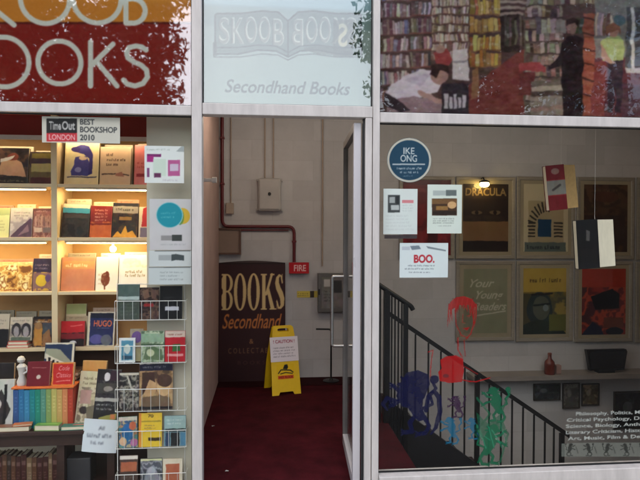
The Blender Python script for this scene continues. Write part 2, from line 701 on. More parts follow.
    def mottle(s, amp, n=6, u0=0, v0=0, u1=1, v1=1, chroma=0.4):
        """uneven ink, a few sizes of soft blotch"""
        sl = s._sl(u0, v0, u1, v1)
        h, w = s.a[sl].shape[:2]
        if h < 2 or w < 2:
            return s
        tot = np.zeros((h, w, 3))
        for o in range(3):
            k = n * 2 ** o
            g = RNG.rand(k + 2, k + 2, 3)
            g = g.mean(2, keepdims=True) * (1 - chroma) * 1.7 + g * chroma - .5 * (1 - chroma) * 1.7 - .5 * chroma
            yy = np.linspace(0, k, h)
            xx = np.linspace(0, k, w)
            yi, xi = yy.astype(int), xx.astype(int)
            fy, fx = (yy - yi)[:, None, None], (xx - xi)[None, :, None]
            tot += ((g[yi][:, xi] * (1 - fy) + g[yi + 1][:, xi] * fy) * (1 - fx) + (g[yi][:, xi + 1] * (1 - fy) + g[yi + 1][:, xi + 1] * fy) * fx) / 1.6 ** o
        s.a[sl][..., :3] = np.clip(s.a[sl][..., :3] + tot * amp, 2, 250)
        return s

    def spines(s, x0, y0, x1, y1, cols, wmin, wmax, seed=0, lean=0):
        r = random.Random(seed)
        x = x0
        while x < x1:
            wd = r.uniform(wmin, wmax)
            c = [max(4, min(250, v + r.uniform(-18, 18))) for v in r.choice(cols)]
            t = y0 + (y1 - y0) * r.uniform(0, .22)
            s.poly([(x, t), (min(x + wd * .9, x1), t), (min(x + wd * .9, x1) + lean, y1), (x + lean, y1)], c)
            if r.random() < .5:
                yy = t + (y1 - t) * r.uniform(.2, .6)
                s.rect(x, yy, min(x + wd * .9, x1), yy + (y1 - y0) * .12, [v * .5 + 90 for v in c], .7)
            x += wd
        return s

    def ragged(s, amt):
        """thin, scratchy ink: eats uneven holes into the print"""
        tot = np.zeros((s.H, s.W))
        for k in (9, 22, 50):
            ky = max(2, int(k * s.h / s.w))
            g = RNG.rand(ky + 2, k + 2)
            yy, xx = np.linspace(0, ky, s.H), np.linspace(0, k, s.W)
            yi, xi = yy.astype(int), xx.astype(int)
            fy, fx = (yy - yi)[:, None], (xx - xi)[None, :]
            tot += ((g[yi][:, xi] * (1 - fy) + g[yi + 1][:, xi] * fy) * (1 - fx) + (g[yi][:, xi + 1] * (1 - fy) + g[yi + 1][:, xi + 1] * fy) * fx) / 3
        s.a[..., 3] *= np.clip(1 - amt * np.clip((tot - .46) * 9, 0, 1), 0, 1)
        return s

    def blur(s, r, dark=1.0):
        for ax in (0, 1):
            t = np.zeros_like(s.a)
            for k in range(-r, r + 1):
                t += np.roll(s.a, k, ax)
            s.a = t / (2 * r + 1)
        s.a[..., :3] *= dark
        return s

    def cells(s):
        k = s.SS
        a = s.a.reshape(s.ny, k, s.nx, k, 4).mean((1, 3))
        return a

    def sheet(s, name, m, parent=None, thick=0.0, loc=None, cut=False, curl=0.0):
        """mesh in the x-z plane, origin at its lower left, facing -y"""
        a = s.cells()
        nx, ny = s.nx, s.ny
        # colours at vertices: average of the touching cells
        p = np.pad(a, ((1, 1), (1, 1), (0, 0)), mode='edge')
        v = (p[:-1, :-1] + p[1:, :-1] + p[:-1, 1:] + p[1:, 1:]) / 4
        xs = np.linspace(0, s.w, nx + 1)
        zs = np.linspace(s.h, 0, ny + 1)
        co = np.zeros((ny + 1, nx + 1, 3))
        co[..., 0] = xs[None, :]
        co[..., 2] = zs[:, None]
        if curl:
            co[..., 1] = curl * ((xs[None, :] / s.w * 2 - 1) ** 2) * (0.4 + .6 * (1 - zs[:, None] / s.h))
        idx = np.arange((ny + 1) * (nx + 1)).reshape(ny + 1, nx + 1)
        q = np.stack([idx[1:, :-1], idx[1:, 1:], idx[:-1, 1:], idx[:-1, :-1]], -1).reshape(-1, 4)
        if cut:
            q = q[(v[..., 3].reshape(-1)[q] > 0.03).any(1)]
            used = np.unique(q)
            rm = -np.ones((ny + 1) * (nx + 1), int)
            rm[used] = np.arange(len(used))
            q = rm[q]
            co = co.reshape(-1, 3)[used]
            cv = v.reshape(-1, 4)[used]
        else:
            co = co.reshape(-1, 3)
            cv = v.reshape(-1, 4)
        faces = [q]
        if thick and not cut:
            n0 = len(co)
            bd = np.concatenate([idx[0, :], idx[1:, -1], idx[-1, -2::-1], idx[-2:0:-1, 0]])
            co = np.concatenate([co, co[bd] + np.array([0, thick, 0])])
            cv = np.concatenate([cv, cv[bd]])
            nb = len(bd)
            b2 = n0 + np.arange(nb)
            side = np.stack([bd, np.roll(bd, -1), np.roll(b2, -1), b2], -1)
            faces.append(side)
        fl = np.concatenate(faces)
        me = bpy.data.meshes.new(name)
        pl = [tuple(int(i) for i in r) for r in fl]
        if thick and not cut:
            pl.append(tuple(int(i) for i in b2))
        me.from_pydata([tuple(c) for c in co], [], pl)
        at = me.color_attributes.new('Print', 'FLOAT_COLOR', 'POINT')
        cc = np.concatenate([lin_np(cv[:, :3]), cv[:, 3:4]], 1).astype(np.float32)
        at.data.foreach_set('color', cc.ravel())
        me.update()
        o = mesh_obj(name, me, m, parent, loc)
        return o

    def place(s, name, m, parent=None, thick=0.0, cut=False, curl=0.0):
        return s.sheet(name, m, parent, thick, s.org, cut, curl)


def cover_of(w, h, cell, paint, bg):
    p = Print(w, h, cell, bg)
    paint(p)
    return p


def make_book(name, w, h, t, paint, bg, loc, lean=0.0, yaw=0.0, tilt=0.0, spine_col=None, label='', cat='book', group=None, cell=0.0024, flat=False, extra=None):
    """book facing -y, origin bottom centre of the front; parts front_cover, back_cover (spine and back), pages"""
    e = empty(name, loc)
    R = Matrix.Rotation(yaw, 3, 'Z') @ Matrix.Rotation(-lean, 3, 'X') @ Matrix.Rotation(tilt, 3, 'Y')
    if flat:
        R = Matrix.Rotation(yaw, 3, 'Z') @ Matrix.Rotation(math.radians(-90), 3, 'X') @ Matrix.Rotation(tilt, 3, 'Y')
    e.rotation_euler = R.to_euler()
    p = cover_of(w, h, cell, paint, bg)
    if 'HUGO' not in label:
        p.warp(.016, 7)
    else:
        p.warp(.006, 9)
    p.mottle(6, 12)
    p.blur(1)
    wear = [min(250, v * .6 + 96) for v in bg]
    for a, b, c, d in ((0, 0, 1, .008), (0, .99, 1, 1), (.985, 0, 1, 1)):
        p.rect(a, b, c, d, wear, .45)
    p.rect(.022, 0, .03, 1, [v * .6 for v in bg], .3)
    p.sheet('front_cover', M_COVER, e, 0.002, (-w / 2, 0, 0))
    sc = spine_col or [v * .8 for v in bg]
    nm = 'cloth_%d_%d_%d' % tuple(int(v // 12) for v in sc)
    ms = mat(nm, sc, 0.5, 0, 0.08, 30)
    bm = bmesh.new()
    x0, x1 = -w / 2, w / 2
    pr = [(x0, 0.0022), (x0 - .002, 0.0022), (x0 - .002, t), (x1, t), (x1, t - .002), (x0, t - .002)]
    lo = [bm.verts.new((a, b, 0)) for a, b in pr]
    hi = [bm.verts.new((a, b, h)) for a, b in pr]
    for i in range(6):
        j = (i + 1) % 6
        bm.faces.new((lo[i], lo[j], hi[j], hi[i]))
    bm.faces.new((lo[0], lo[1], lo[2], lo[5]))
    bm.faces.new((lo[5], lo[2], lo[3], lo[4]))
    bm.faces.new((hi[0], hi[1], hi[2], hi[5]))
    bm.faces.new((hi[5], hi[2], hi[3], hi[4]))
    from_bm('back_cover', bm, ms, e)
    bm = bmesh.new()
    add_box(bm, (x0 + .001, .0024, .003), (x1 - .003, t - .0024, h - .003))
    from_bm('pages', bm, M_PAGES, e)
    tag(e, label, cat, group)
    return e


# ================================================================== SETTING
X_L = -2.7          # left end of the shop
X_R = 5.35          # right end of the stairwell
X_F = WX(716, 0)    # right end of the glazing
Y_B = 2.8           # back wall
Z_BAR0, Z_BAR1 = WZ(116.6, 0, 280), WZ(105.3, 0, 280)
Z_TOP = 3.35
PL0, PL1 = WX(191.7, -0.03), WX(202, -0.03)
PR0, PR1 = WX(365.3, -0.03), WX(379.5, -0.03)
Z_SILL = WZ(474.5, -0.02, 383)

bm = bmesh.new()
add_box(bm, (-40, -45, -0.3), (40, -0.12, 0))
struct(from_bm('pavement', bm, M_PAVE))
bm = bmesh.new()
XS = WX(383, 1.5)
add_box(bm, (-0.125, -0.12, -0.2), (XS, Y_B, 0.02))
struct(from_bm('floor', bm, M_CARPET))
bm = bmesh.new()
add_box(bm, (-0.12, 2.46, 0.0205), (XS - .02, Y_B - .02, 0.026))  # strip that darkens the carpet towards the back wall
o = from_bm('carpet_strip', bm, M_STRIP)
tag(o, 'darker strip laid over the red carpet along the back wall', 'mat')
struct(box('basement_floor', (XS, 0, -2.8), (X_R, Y_B, -2.7), M_CARPET))
struct(box('ceiling', (X_L, 0.05, 2.82), (X_R, Y_B, 2.95), M_CEIL))
o = box('wall', (-0.24, Y_B, -2.8), (X_R, Y_B + .15, 2.95), M_WALL)
tag(o, 'cream painted blockwork wall at the back behind banner and posters', 'wall')
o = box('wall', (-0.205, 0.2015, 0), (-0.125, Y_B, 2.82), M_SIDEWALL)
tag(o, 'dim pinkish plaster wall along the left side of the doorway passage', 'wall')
o = box('wall', (X_R, 0.0, -2.8), (X_R + .12, Y_B + .15, 2.95), M_SIDEWALL)
tag(o, 'end wall closing the stairwell past the last framed posters', 'wall')
o = box('wall', (XS, 0.06, -2.8), (X_R, 0.16, Z_SILL - .08), M_WALL)
tag(o, 'low wall under the right window sill inside the stairwell', 'wall')
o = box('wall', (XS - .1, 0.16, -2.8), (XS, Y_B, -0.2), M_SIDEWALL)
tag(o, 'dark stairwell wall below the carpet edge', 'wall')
o = box('wall', (X_L - 3, -0.05, Z_TOP), (X_R + 3, 0.25, 9), M_CONC)
tag(o, 'grey concrete building wall rising above the shopfront', 'wall')
for a, b, t in ((X_L - 3, X_L, 'left'), (X_F, X_R + 3, 'right')):
    o = box('wall', (a, -0.05, 0), (b, .25, Z_TOP), M_CONC)
    tag(o, 'grey concrete pier at the %s end of the shopfront' % t, 'wall')

# ------------------------------------------------------------------ shopfront frame
fr = empty('shopfront_frame', (0, 0, 0))
tag(fr, 'pale lilac grey aluminium shopfront frame around the doorway and windows', 'shopfront')


def bar(name, a, b, bev=0.004):
    return box(name, a, b, M_ALU, fr, bev)


bar('post', (PL0, -0.03, 0.0), (PL1, 0.06, Z_TOP))
bar('post', (WX(372.7, -0.03), -0.03, 0.0), (PR1, 0.06, Z_TOP))
bar('door_jamb', (PR0, -0.024, 0.0), (WX(372.1, -0.03), 0.06, Z_BAR0 - .001))
bar('post', (X_L, -0.03, 0), (X_L + .07, 0.06, Z_TOP))
bar('post', (X_F - .07, -0.03, 0), (X_F, 0.06, Z_TOP))
g = 0.0015
za, zb = WZ(115.2, -.02, 185), WZ(105.4, -.02, 185)
bar('transom_bar', (X_L + .07 + g, -0.022, za), (PL0 - g, 0.055, zb))
bar('transom_bar', (PL1 + g, -0.026, Z_BAR0), (WX(372.7, -0.03) - g, 0.058, Z_BAR1))
za2, zb2 = WZ(122.5, -.02, 390), WZ(112.3, -.02, 390)
bar('transom_bar', (PR1 + g, -0.022, za2), (X_F - .07 - g, 0.055, zb2))
bar('sill_rail', (PR1 + g, -0.06, 0.0), (X_F - .07 - g, 0.058, Z_SILL))
bar('sill_rail', (X_L + .07 + g, -0.06, 0.0), (PL0 - g, 0.058, 0.055))
for a, b in ((X_L + .07, PL0), (PL1, WX(372.7, -.03)), (PR1, X_F - .07)):
    bar('head_rail', (a + g, -0.022, 3.25), (b - g, 0.055, Z_TOP))
# dark gaskets round the panes
bm = bmesh.new()
for x0, x1, z0, z1 in ((X_L + .07, PL0, 0.055, za), (PR1, X_F - .07, Z_SILL, za2), (X_L + .07, PL0, zb, 3.25), (PL1, WX(372.7, -.03), Z_BAR1, 3.25), (PR1, X_F - .07, zb2, 3.25)):
    w = .007
    for A, B in (((x0 + g, 0.004, z0 + g), (x0 + w, .018, z1 - g)), ((x1 - w, 0.004, z0 + g), (x1 - g, .018, z1 - g)),
                 ((x0 + w, 0.004, z0 + g), (x1 - w, .018, z0 + w)), ((x0 + w, 0.004, z1 - w), (x1 - w, .018, z1 - g))):
        add_box(bm, A, B)
from_bm('trim', bm, M_GASKET, fr)
bm = bmesh.new()
add_box(bm, (PL1, -0.10, 0.0), (PR0, 0.06, 0.026), 0.004)
from_bm('threshold', bm, M_CHROME, fr)
bm = bmesh.new()
add_box(bm, (PR0 - .012, 0.002, 0.03), (PR0 - .001, 0.03, Z_BAR0 - .004))
from_bm('door_seal', bm, M_GASKET, fr)


def pane(x0, x1, z0, z1, m, label, y=0.008):
    o = box('shop_window', (x0 + .004, y, z0 + .004), (x1 - .004, y + .006, z1 - .004), m)
    tag(o, label, 'window')
    return o


pane(X_L + .07, PL0, 0.055, za, M_GLASS_LOW, 'large clear glass pane in front of the lit bookshelf display')
pane(PR1, X_F - .07, Z_SILL, za2, M_GLASS_LOW, 'large clear glass pane in front of the stairwell and posters')
pane(X_L + .07, PL0, zb, 3.25, M_GLASS_SG, 'glass pane over the red and orange shop sign, with foliage reflections')
pane(PL1, WX(372.7, -.03), Z_BAR1, 3.25, M_GLASS_TR, 'pale pane over the doorway mirroring the bright sky')
pane(PR1, X_F - .07, zb2, 3.25, M_GLASS_UP, 'glass pane over the printed bookshop photograph')

# ------------------------------------------------------------------ upper signs
MINT = (242, 248, 230)
p = Print.px(-236, -70, 191, 111, 0.03, 0.0042, (148, 34, 26))
p.rect(-250, -80, 195, 22.5, (226, 146, 50))
p.rect(-250, 21.8, 195, 24.2, (80, 16, 14), .7)
p.mottle(7, 6)


def sring(cx, cy, ro, ri):
    p.ell(cx, cy, ro, ro, MINT, 1, ri / ro)


# upper line (cut by the photograph's top): S K O O B
sw = 5.2
p.line([(-30, -26), (-30, 24)], sw, MINT)
p.line([(-27, 0), (-4, -26)], sw, MINT)
p.line([(-22, -4), (14, 25)], sw, MINT)
sring(45, -1, 27, 21.8)
sring(97, -1, 26.5, 21.3)
p.line([(126, -26), (126, 23.2)], sw, MINT)
for cy, r in ((-14, 11), (11, 12.2)):
    pts = [(126, cy - r)] + [(133 + r * math.cos(a), cy + r * math.sin(a)) for a in np.linspace(-math.pi / 2, math.pi / 2, 14)] + [(126, cy + r)]
    p.line(pts, sw, MINT)
# lower line: B O O K S
p.line([(-70, 42), (-70, 84)], sw, MINT)
for cy, r in ((52.5, 10.5), (73.8, 10.8)):
    p.line([(-70, cy - r)] + [(-58 + r * math.cos(a), cy + r * math.sin(a)) for a in np.linspace(-math.pi / 2, math.pi / 2, 14)] + [(-70, cy + r)], sw, MINT)
p.line([(-48, -22), (-54, -25), (-62, -26), (-69, -23), (-71, -17), (-68, -10), (-58, -3), (-50, 4), (-47, 12), (-50, 20), (-58, 24), (-67, 23), (-72, 19)], sw, MINT)
sring(4, 62, 27.5, 22.3)
sring(59.5, 62.5, 24, 18.8)
p.line([(90.5, 42), (90.5, 86)], sw, MINT)
p.line([(92, 65), (113, 44)], sw, MINT)
p.line([(97, 62), (117, 86)], sw, MINT)
spts = [(146, 50), (142, 47), (136, 46), (129, 47.5), (126.5, 52), (128, 58), (134, 62), (141, 65), (146.5, 70), (147.5, 77), (143, 83.5), (135, 86), (127, 84), (123.5, 80)]
p.line(spts, sw, MINT)
sg = p.place('shop_sign', M_FILM)
tag(sg, 'red and orange painted shop sign with large pale mint letters SKOOB BOOKS', 'sign')

# transom panel: etched film with the open book ribbon
p = Print.px(203, -70, 372, 108, 0.03, 0.0036, (166, 186, 184))
p.mottle(6, 4)
for sgn in (1, -1):
    # ribbon halves, mirrored about x = 288
    X = lambda x: 288 + (x - 288) * (1 if sgn == 1 else -1)
    top = [(215, 15), (217, 13.5), (240, 13.5), (262, 11), (278, 12), (288, 21)]
    bot = [(288, 57), (276, 51), (258, 50), (238, 54), (215, 54)]
    ink = (36, 44, 42)
    p.poly([(X(a), b) for a, b in top + bot], (112, 130, 126))
    p.line([(X(a), b) for a, b in top + bot + [top[0]]], 1.3, ink)
    p.line([(X(a), b) for a, b in [(214, 47.5), (238, 47.5), (258, 45), (276, 46), (287, 52)]], 1.0, ink)
    p.line([(X(a), b) for a, b in [(214, 44), (214, 57), (240, 57), (262, 54), (278, 55), (288, 60)]], 1.0, (40, 46, 44), .8)
    for ch, a, b, t, u in (('S', 219, 229.5, 18, 43), ('K', 232, 244, 18, 43), ('O', 245, 257, 17, 42), ('O', 258.5, 270.5, 17, 42), ('B', 273, 284, 19, 45)):
        p.text(ch, X(a) if sgn == 1 else X(b), u, X(b) if sgn == 1 else X(a), t, (226, 230, 222), 0.02, 0, 1, sgn == -1)
        p.text(ch, (X(a) if sgn == 1 else X(b)) - .7, u + .5, (X(b) if sgn == 1 else X(a)) - .7, t + .5, (40, 46, 44), 0.0, 0, .45, sgn == -1)
p.rect(333, 20, 353, 57, (70, 72, 62), .55)
p.text('S', 338, 46, 347.5, 24, (214, 208, 176), 0.02, 0, 1, True)
p.rect(213, 42, 217, 56, (60, 64, 58), .6)
p.poly([(304, 48), (322, 45), (338, 47), (352, 52), (352, 57), (318, 54), (304, 50)], (74, 76, 66), .6)
p.text('Secondhand Books', 225, 93.5, 350, 81, (24, 28, 28), 0.006, 0.28, .95)
tp = p.place('transom_sign', M_FROST)
tag(tp, 'pale frosted sign over the doorway with a ribbon logo and Secondhand Books', 'sign')

# printed photograph of the shop inside
p = Print.px(380, -70, 712, 117, 0.03, 0.0042, (66, 48, 42))
sp1 = [(150, 130, 132), (170, 160, 160), (118, 92, 100), (96, 104, 128), (140, 96, 92), (176, 170, 150), (92, 62, 60)]
sp2 = [(150, 132, 100), (168, 150, 124), (120, 96, 70), (96, 72, 54), (176, 168, 150)]
sp3 = [(170, 150, 40), (160, 120, 30), (150, 90, 30), (176, 164, 60), (130, 80, 30)]
sp4 = [(110, 108, 90), (140, 134, 112), (84, 80, 66), (58, 52, 44), (120, 96, 80)]
for k, y in enumerate(range(-66, 92, 17)):
    p.spines(380, y, 409, y + 15.5, sp1, 1.6, 4, k)
    p.line([(380, y + 16), (410, y + 15)], 1.4, (92, 56, 48))
    p.spines(411, y - 2, 431, y + 13, sp1[1:] + sp4, 1.6, 3.4, k + 40)
    p.line([(410, y + 14), (432, y + 13)], 1.4, (120, 60, 44))
for k, y in enumerate(range(-66, 60, 9)):
    p.spines(432, y, 469, y + 8, sp2, 1.0, 2.4, k + 80)
    p.line([(432, y + 8.5), (470, y + 8.2)], 1.0, (96, 60, 44))
for k, y in enumerate((-66, -50, -34, -18, -2, 16, 34, 50)):
    p.spines(470, y, 500, y + 17, sp3, 1.8, 4.5, k + 120)
    p.line([(470, y + 17), (500, y + 16)], 1.2, (110, 70, 30))
p.poly([(466, 116), (468, 84), (478, 80), (500, 66), (518, 52), (534, 46), (534, 116)], (110, 40, 30))
p.poly([(472, 70), (478, 66), (479, 96), (470, 100)], (128, 84, 42))
p.rect(500, 10, 520, 52, (34, 26, 22))
for y in range(-60, 13, 6):
    p.rect(500, y, 540, y + 3, (130, 116, 96))
p.spines(504, 14, 524, 46, [(40, 34, 30), (60, 52, 44), (30, 30, 30), (84, 78, 64)], 2, 4, 3)
p.rect(524, 12, 562, 116, (78, 72, 58))
for k, y in enumerate(range(-66, 100, 12)):
    p.spines(526, y, 562, y + 11, sp4, 2, 6, k + 200)
    p.line([(526, y + 11.5), (562, y + 11.2)], 1.4, (54, 46, 38))
p.spines(536, 16, 583, 34, sp4, 3, 6, 77)
p.spines(560, -66, 600, 4, sp4, 3, 6, 78)
p.poly([(519, 64), (540, 62), (546, 68), (545, 73), (520, 71)], (150, 44, 42))
p.rect(519, 73, 534, 96, (92, 32, 28))
for y in (82, 87, 92, 97, 102, 107, 111):
    p.poly([(530, y), (560, y - 2), (568, y), (566, y + 4), (531, y + 4.4)], random.choice(sp4))
    p.line([(530, y + 4.6), (566, y + 4.2)], .8, (60, 50, 42))
# standing figure in black
p.poly([(562, 44), (566, 38), (574, 36), (582, 39), (585, 56), (583, 90), (582, 116), (564, 116), (561, 80)], (20, 18, 20))
p.ell(572, 27, 5.2, 8, (120, 88, 72))
p.poly([(566, 26), (567, 19), (573, 17), (578, 20), (578, 27), (574, 22)], (34, 26, 24))
p.poly([(562, 46), (556, 60), (548, 66), (549, 70), (562, 64)], (26, 24, 26))
p.rect(583, 14, 595, 116, (138, 62, 36))
for y in range(18, 100, 15):
    p.line([(583, y), (595, y + 3)], 1.6, (56, 26, 20))
p.rect(595, -66, 716, 62, (92, 100, 92))
p.spines(596, 10, 612, 36, [(150, 140, 120), (110, 120, 120), (90, 60, 52)], 2, 4, 91)
p.rect(594, 58, 716, 116, (78, 36, 40))
p.poly([(594, 62), (606, 60), (604, 116), (590, 116)], (112, 40, 34))
p.rect(622, 84, 716, 116, (60, 40, 50))
p.rect(626, 6, 716, 70, (50, 60, 60))
p.rect(631, 6, 634.5, 72, (150, 158, 150))
p.rect(626, 68, 716, 73, (136, 142, 136))
# visitor in a green top
p.poly([(608, 60), (624, 60), (623, 90), (621, 112), (616, 112), (616, 86), (613, 112), (607, 112)], (34, 32, 42))
p.poly([(601, 42), (608, 37), (618, 36), (624, 42), (624, 60), (603, 61)], (132, 160, 78))
p.poly([(601, 44), (602, 58), (610, 64), (616, 63), (610, 58), (606, 50)], (150, 110, 84))
p.ell(613, 31, 4.6, 6.2, (150, 104, 82))
p.poly([(607, 34), (607, 26), (613, 23), (619, 27), (620, 36), (617, 30)], (120, 66, 40))
p.ell(619, 21, 6, 5, (44, 84, 92))
# people crouching over a crate
p.poly([(384, 96), (392, 84), (404, 76), (420, 69), (436, 70), (443, 80), (438, 92), (420, 97), (408, 106), (392, 106)], (190, 184, 196))
p.poly([(404, 80), (420, 73), (432, 74), (420, 86)], (166, 160, 180), .8)
p.poly([(388, 100), (412, 96), (446, 100), (448, 116), (386, 116)], (132, 108, 112))
p.poly([(384, 92), (394, 98), (410, 110), (400, 112), (384, 106)], (36, 30, 40))
p.ell(439, 75, 8, 9.5, (158, 116, 100))
p.poly([(430, 74), (431, 66), (439, 62), (448, 66), (449, 74), (441, 71), (436, 79)], (40, 24, 22))
p.line([(420, 92), (434, 100), (448, 102)], 4.5, (164, 124, 108))
p.poly([(434, 52), (446, 49), (452, 60), (448, 66), (436, 64)], (150, 40, 36))
p.ell(440, 49, 4.5, 5, (150, 112, 96))
p.poly([(452, 50), (468, 48), (469, 80), (452, 78)], (176, 172, 168))
p.line([(453, 62), (468, 61)], 2, (120, 120, 124))
p.poly([(442, 84), (468, 82), (469, 116), (442, 116)], (34, 34, 40))
for i in range(5):
    p.rect(444 + i * 4.6, 94 + (i % 2) * 3, 447.5 + i * 4.6, 108, (186, 186, 190), .85)
p.mottle(14, 26)
p.warp(.004, 40)
p.mottle(22, 70)
p.blur(1)
gm = p.a[..., :3].mean(2, keepdims=True)
p.a[..., :3] = np.clip((p.a[..., :3] * .62 + gm * .38) * .98 + np.array([16, 6, 8]), 0, 255)
p.mottle(14, 140)
p.blur(1)
mu = p.place('photo_mural', M_FILM)
tag(mu, 'printed photograph of a crowded bookshop interior above the right window', 'poster')

#EOF_PART1

# ================================================================== DOORWAY
# open door leaf, hinged at the right jamb and swung inward
HX, HY = PR0 - .016, 0.035
DL, DT = 0.80, 0.045
door = empty('glass_door', (HX, HY, 0.03), (0, 0, math.radians(-3.0)))
tag(door, 'aluminium framed glass door standing open into the passage', 'door')
DH = Z_BAR0 - .05
sh = DT


def dbox(name, a, b, m, bev=.003):
    # local: x from 0 to -DT is thickness (towards the opening), y is the door's width
    return box(name, a, b, m, door, bev)


dbox('stile', (-DT, 0, 0), (0, .05, DH), M_ALU2)
dbox('stile', (-DT, DL - .02, 0), (0, DL, DH), M_ALU_SHADE)
dbox('top_rail', (-DT, .0505, DH - .05), (0, DL - .0205, DH), M_ALU_SHADE)
dbox('bottom_rail', (-DT, .0505, 0), (0, DL - .0205, .07), M_ALU2)
dbox('edge_seal', (-DT + .004, DL + .0005, 0), (-.004, DL + .012, DH), M_GASKET, 0)
o = dbox('glazing', (-DT * .6, .0505, .07), (-DT * .4, DL - .0205, DH - .05), M_GLASS_LOW, 0)
hz0, hz1 = 0.74, 1.25
hx = -DT - .085
hb = tube('pull_handle', bend([(-DT, DL - .075, hz1), (hx, DL - .075, hz1), (hx, DL - .075, hz0), (-DT, DL - .075, hz0)], .02), 0.0125, M_CHROME, door, 12)
tube('pull_handle', bend([(0, DL - .075, hz1), (.055, DL - .075, hz1), (.055, DL - .075, hz0), (0, DL - .075, hz0)], .02), 0.0125, M_CHROME, door, 12)

yb = Y_B - .004

# leaning shop board
bx0, bz1 = W(217, 263, Y_B - .14).x, W(217, 263, Y_B - .14).z
bx1 = W(285.5, 300, Y_B - .14).x
bw, bh = bx1 - bx0, bz1 - 0.028
p = Print(bw, bh, 0.0046, (52, 22, 24))
p.mottle(4, 5)
p.rect(0, 0, 1, .012, (30, 12, 14))
CRM = (214, 188, 132)
ORG = (196, 122, 62)


def serif_word(p):
    # condensed display capitals with thick stems and fine serifs, drawn letter by letter
    t, b = .095, .40

    def stem(x, w=.052):
        p.rect(x, t, x + w, b, CRM)
        p.rect(x - .018, t, x + w + .018, t + .012, CRM)
        p.rect(x - .018, b - .012, x + w + .018, b, CRM)
    # B
    stem(.075)
    for c, r in ((t + .078, .078), (b - .081, .083)):
        p.ell(.135, c, .088, r, CRM, 1, .83, .52)
    p.rect(.045, t, .057, b, (52, 22, 24))
    p.rect(.057, t, .075 - .018, b, (52, 22, 24))
    stem(.075)
    # O O
    for cx in (.33, .53):
        p.ell(cx, (t + b) / 2, .092, (b - t) / 2 + .006, CRM, 1, .90, .46)
    # K
    stem(.655)
    p.line([(.715, .27), (.80, t + .004)], .020, CRM)
    p.poly([(.722, .235), (.75, .195), (.845, b), (.785, b)], CRM)
    p.rect(.775, t, .84, t + .012, CRM)
    p.rect(.765, b - .012, .865, b, CRM)
    # S
    pts = [(.955, t + .075), (.94, t + .02), (.912, t + .012), (.885, t + .035), (.878, t + .08), (.897, t + .125), (.93, t + .165), (.955, t + .21), (.955, t + .265), (.93, b - .016), (.90, b - .012), (.875, b - .07)]
    p.line(pts, [.012, .014, .018, .026, .034, .04, .042, .038, .03, .02, .014, .012], CRM)
    p.rect(.948, t + .002, .957, t + .085, CRM)
    p.rect(.870, b - .085, .879, b, CRM)


serif_word(p)
p.text('Secondhand', .07, .555, .95, .435, ORG, 0.012, .35)
p.ell(.11, .50, .05, .05, ORG, .0)
p.text('&', .47, .685, .53, .645, (150, 110, 70), 0.01)
p.text('C O L L E C T A B L E', .16, .765, .86, .722, (128, 96, 66), 0.006)
p.text('B O O K S', .30, .86, .70, .83, (84, 50, 44), 0.004)
bd = empty('shop_board', (bx0, Y_B - .14, 0.0275), (math.radians(-4.6), 0, 0))
tag(bd, 'dark maroon BOOKS Secondhand board leaning on the back wall behind the yellow sign', 'sign')
p.sheet('painted_face', M_BOARD, bd, 0.004, (0, 0, 0))
pts = [(0, 0), (bw, 0), (bw, bh)] + [(bw * (1 - t), bh + .022 * math.sin(math.pi * t)) for t in np.linspace(0.05, .95, 12)] + [(0, bh)]
extrude_poly('backing_board', pts, 0.0042, 0.03, M_DARKWOOD, bd)

# pipes, conduits and boxes on the wall
xv, zt = WX(222.5, yb, 170), 2.815
z226 = WZ(226.5, yb, 250)
x294, z263 = WX(294, yb, 240), WZ(262, yb, 294)
pe = empty('fire_pipe', (0, 0, 0))
tag(pe, 'dark red pipe running down, across and down to the small red sign', 'pipe')
tube('pipe', bend([(xv, Y_B - .03, zt), (xv, Y_B - .03, z226), (x294, Y_B - .03, z226), (x294, Y_B - .03, z263)], .07), .017, M_PIPE, pe)
tube('pipe', [(xv - .035, Y_B - .02, z226 - .04), (x294 - .06, Y_B - .02, z226 - .04)], .008, M_PIPE, pe)
for x, z in ((xv, WZ(140, yb)), (xv, WZ(185, yb)), ((xv + x294) / 2, z226), (x294, z226 - .16)):
    box('pipe_clip', (x - .024, Y_B - .052, z - .01), (x + .024, Y_B - .002, z + .01), M_PIPE, pe, .002)


def conduit(px, py0, py1, label, r=.008, off=.014):
    x = WX(px, yb, (py0 + py1) / 2)
    o = tube('cable_conduit', [(x, Y_B - off, min(2.815, WZ(py0, yb, px))), (x, Y_B - off, WZ(py1, yb, px))], r, M_CONDUIT)
    tag(o, label, 'conduit', 'painted conduits on the back wall')


conduit(231, 100, 203, 'painted conduit beside the dark red pipe, ending in a small switch box')
conduit(265, 100, 178, 'left one of the conduit pair above the grey meter box')
conduit(273.5, 100, 178, 'second of the conduit pair above the grey meter box, nearer the door')
conduit(322.5, 100, 266, 'long single conduit running down to the electrical panel by the door', .009)
a, b = W(226, 203, yb), W(234, 214, yb)
o = box('switch_box', (a.x, Y_B - .045, b.z), (b.x, Y_B - .001, a.z), M_CONDUIT, None, .006)
tag(o, 'small painted switch box under a conduit by the red pipe', 'switch box')
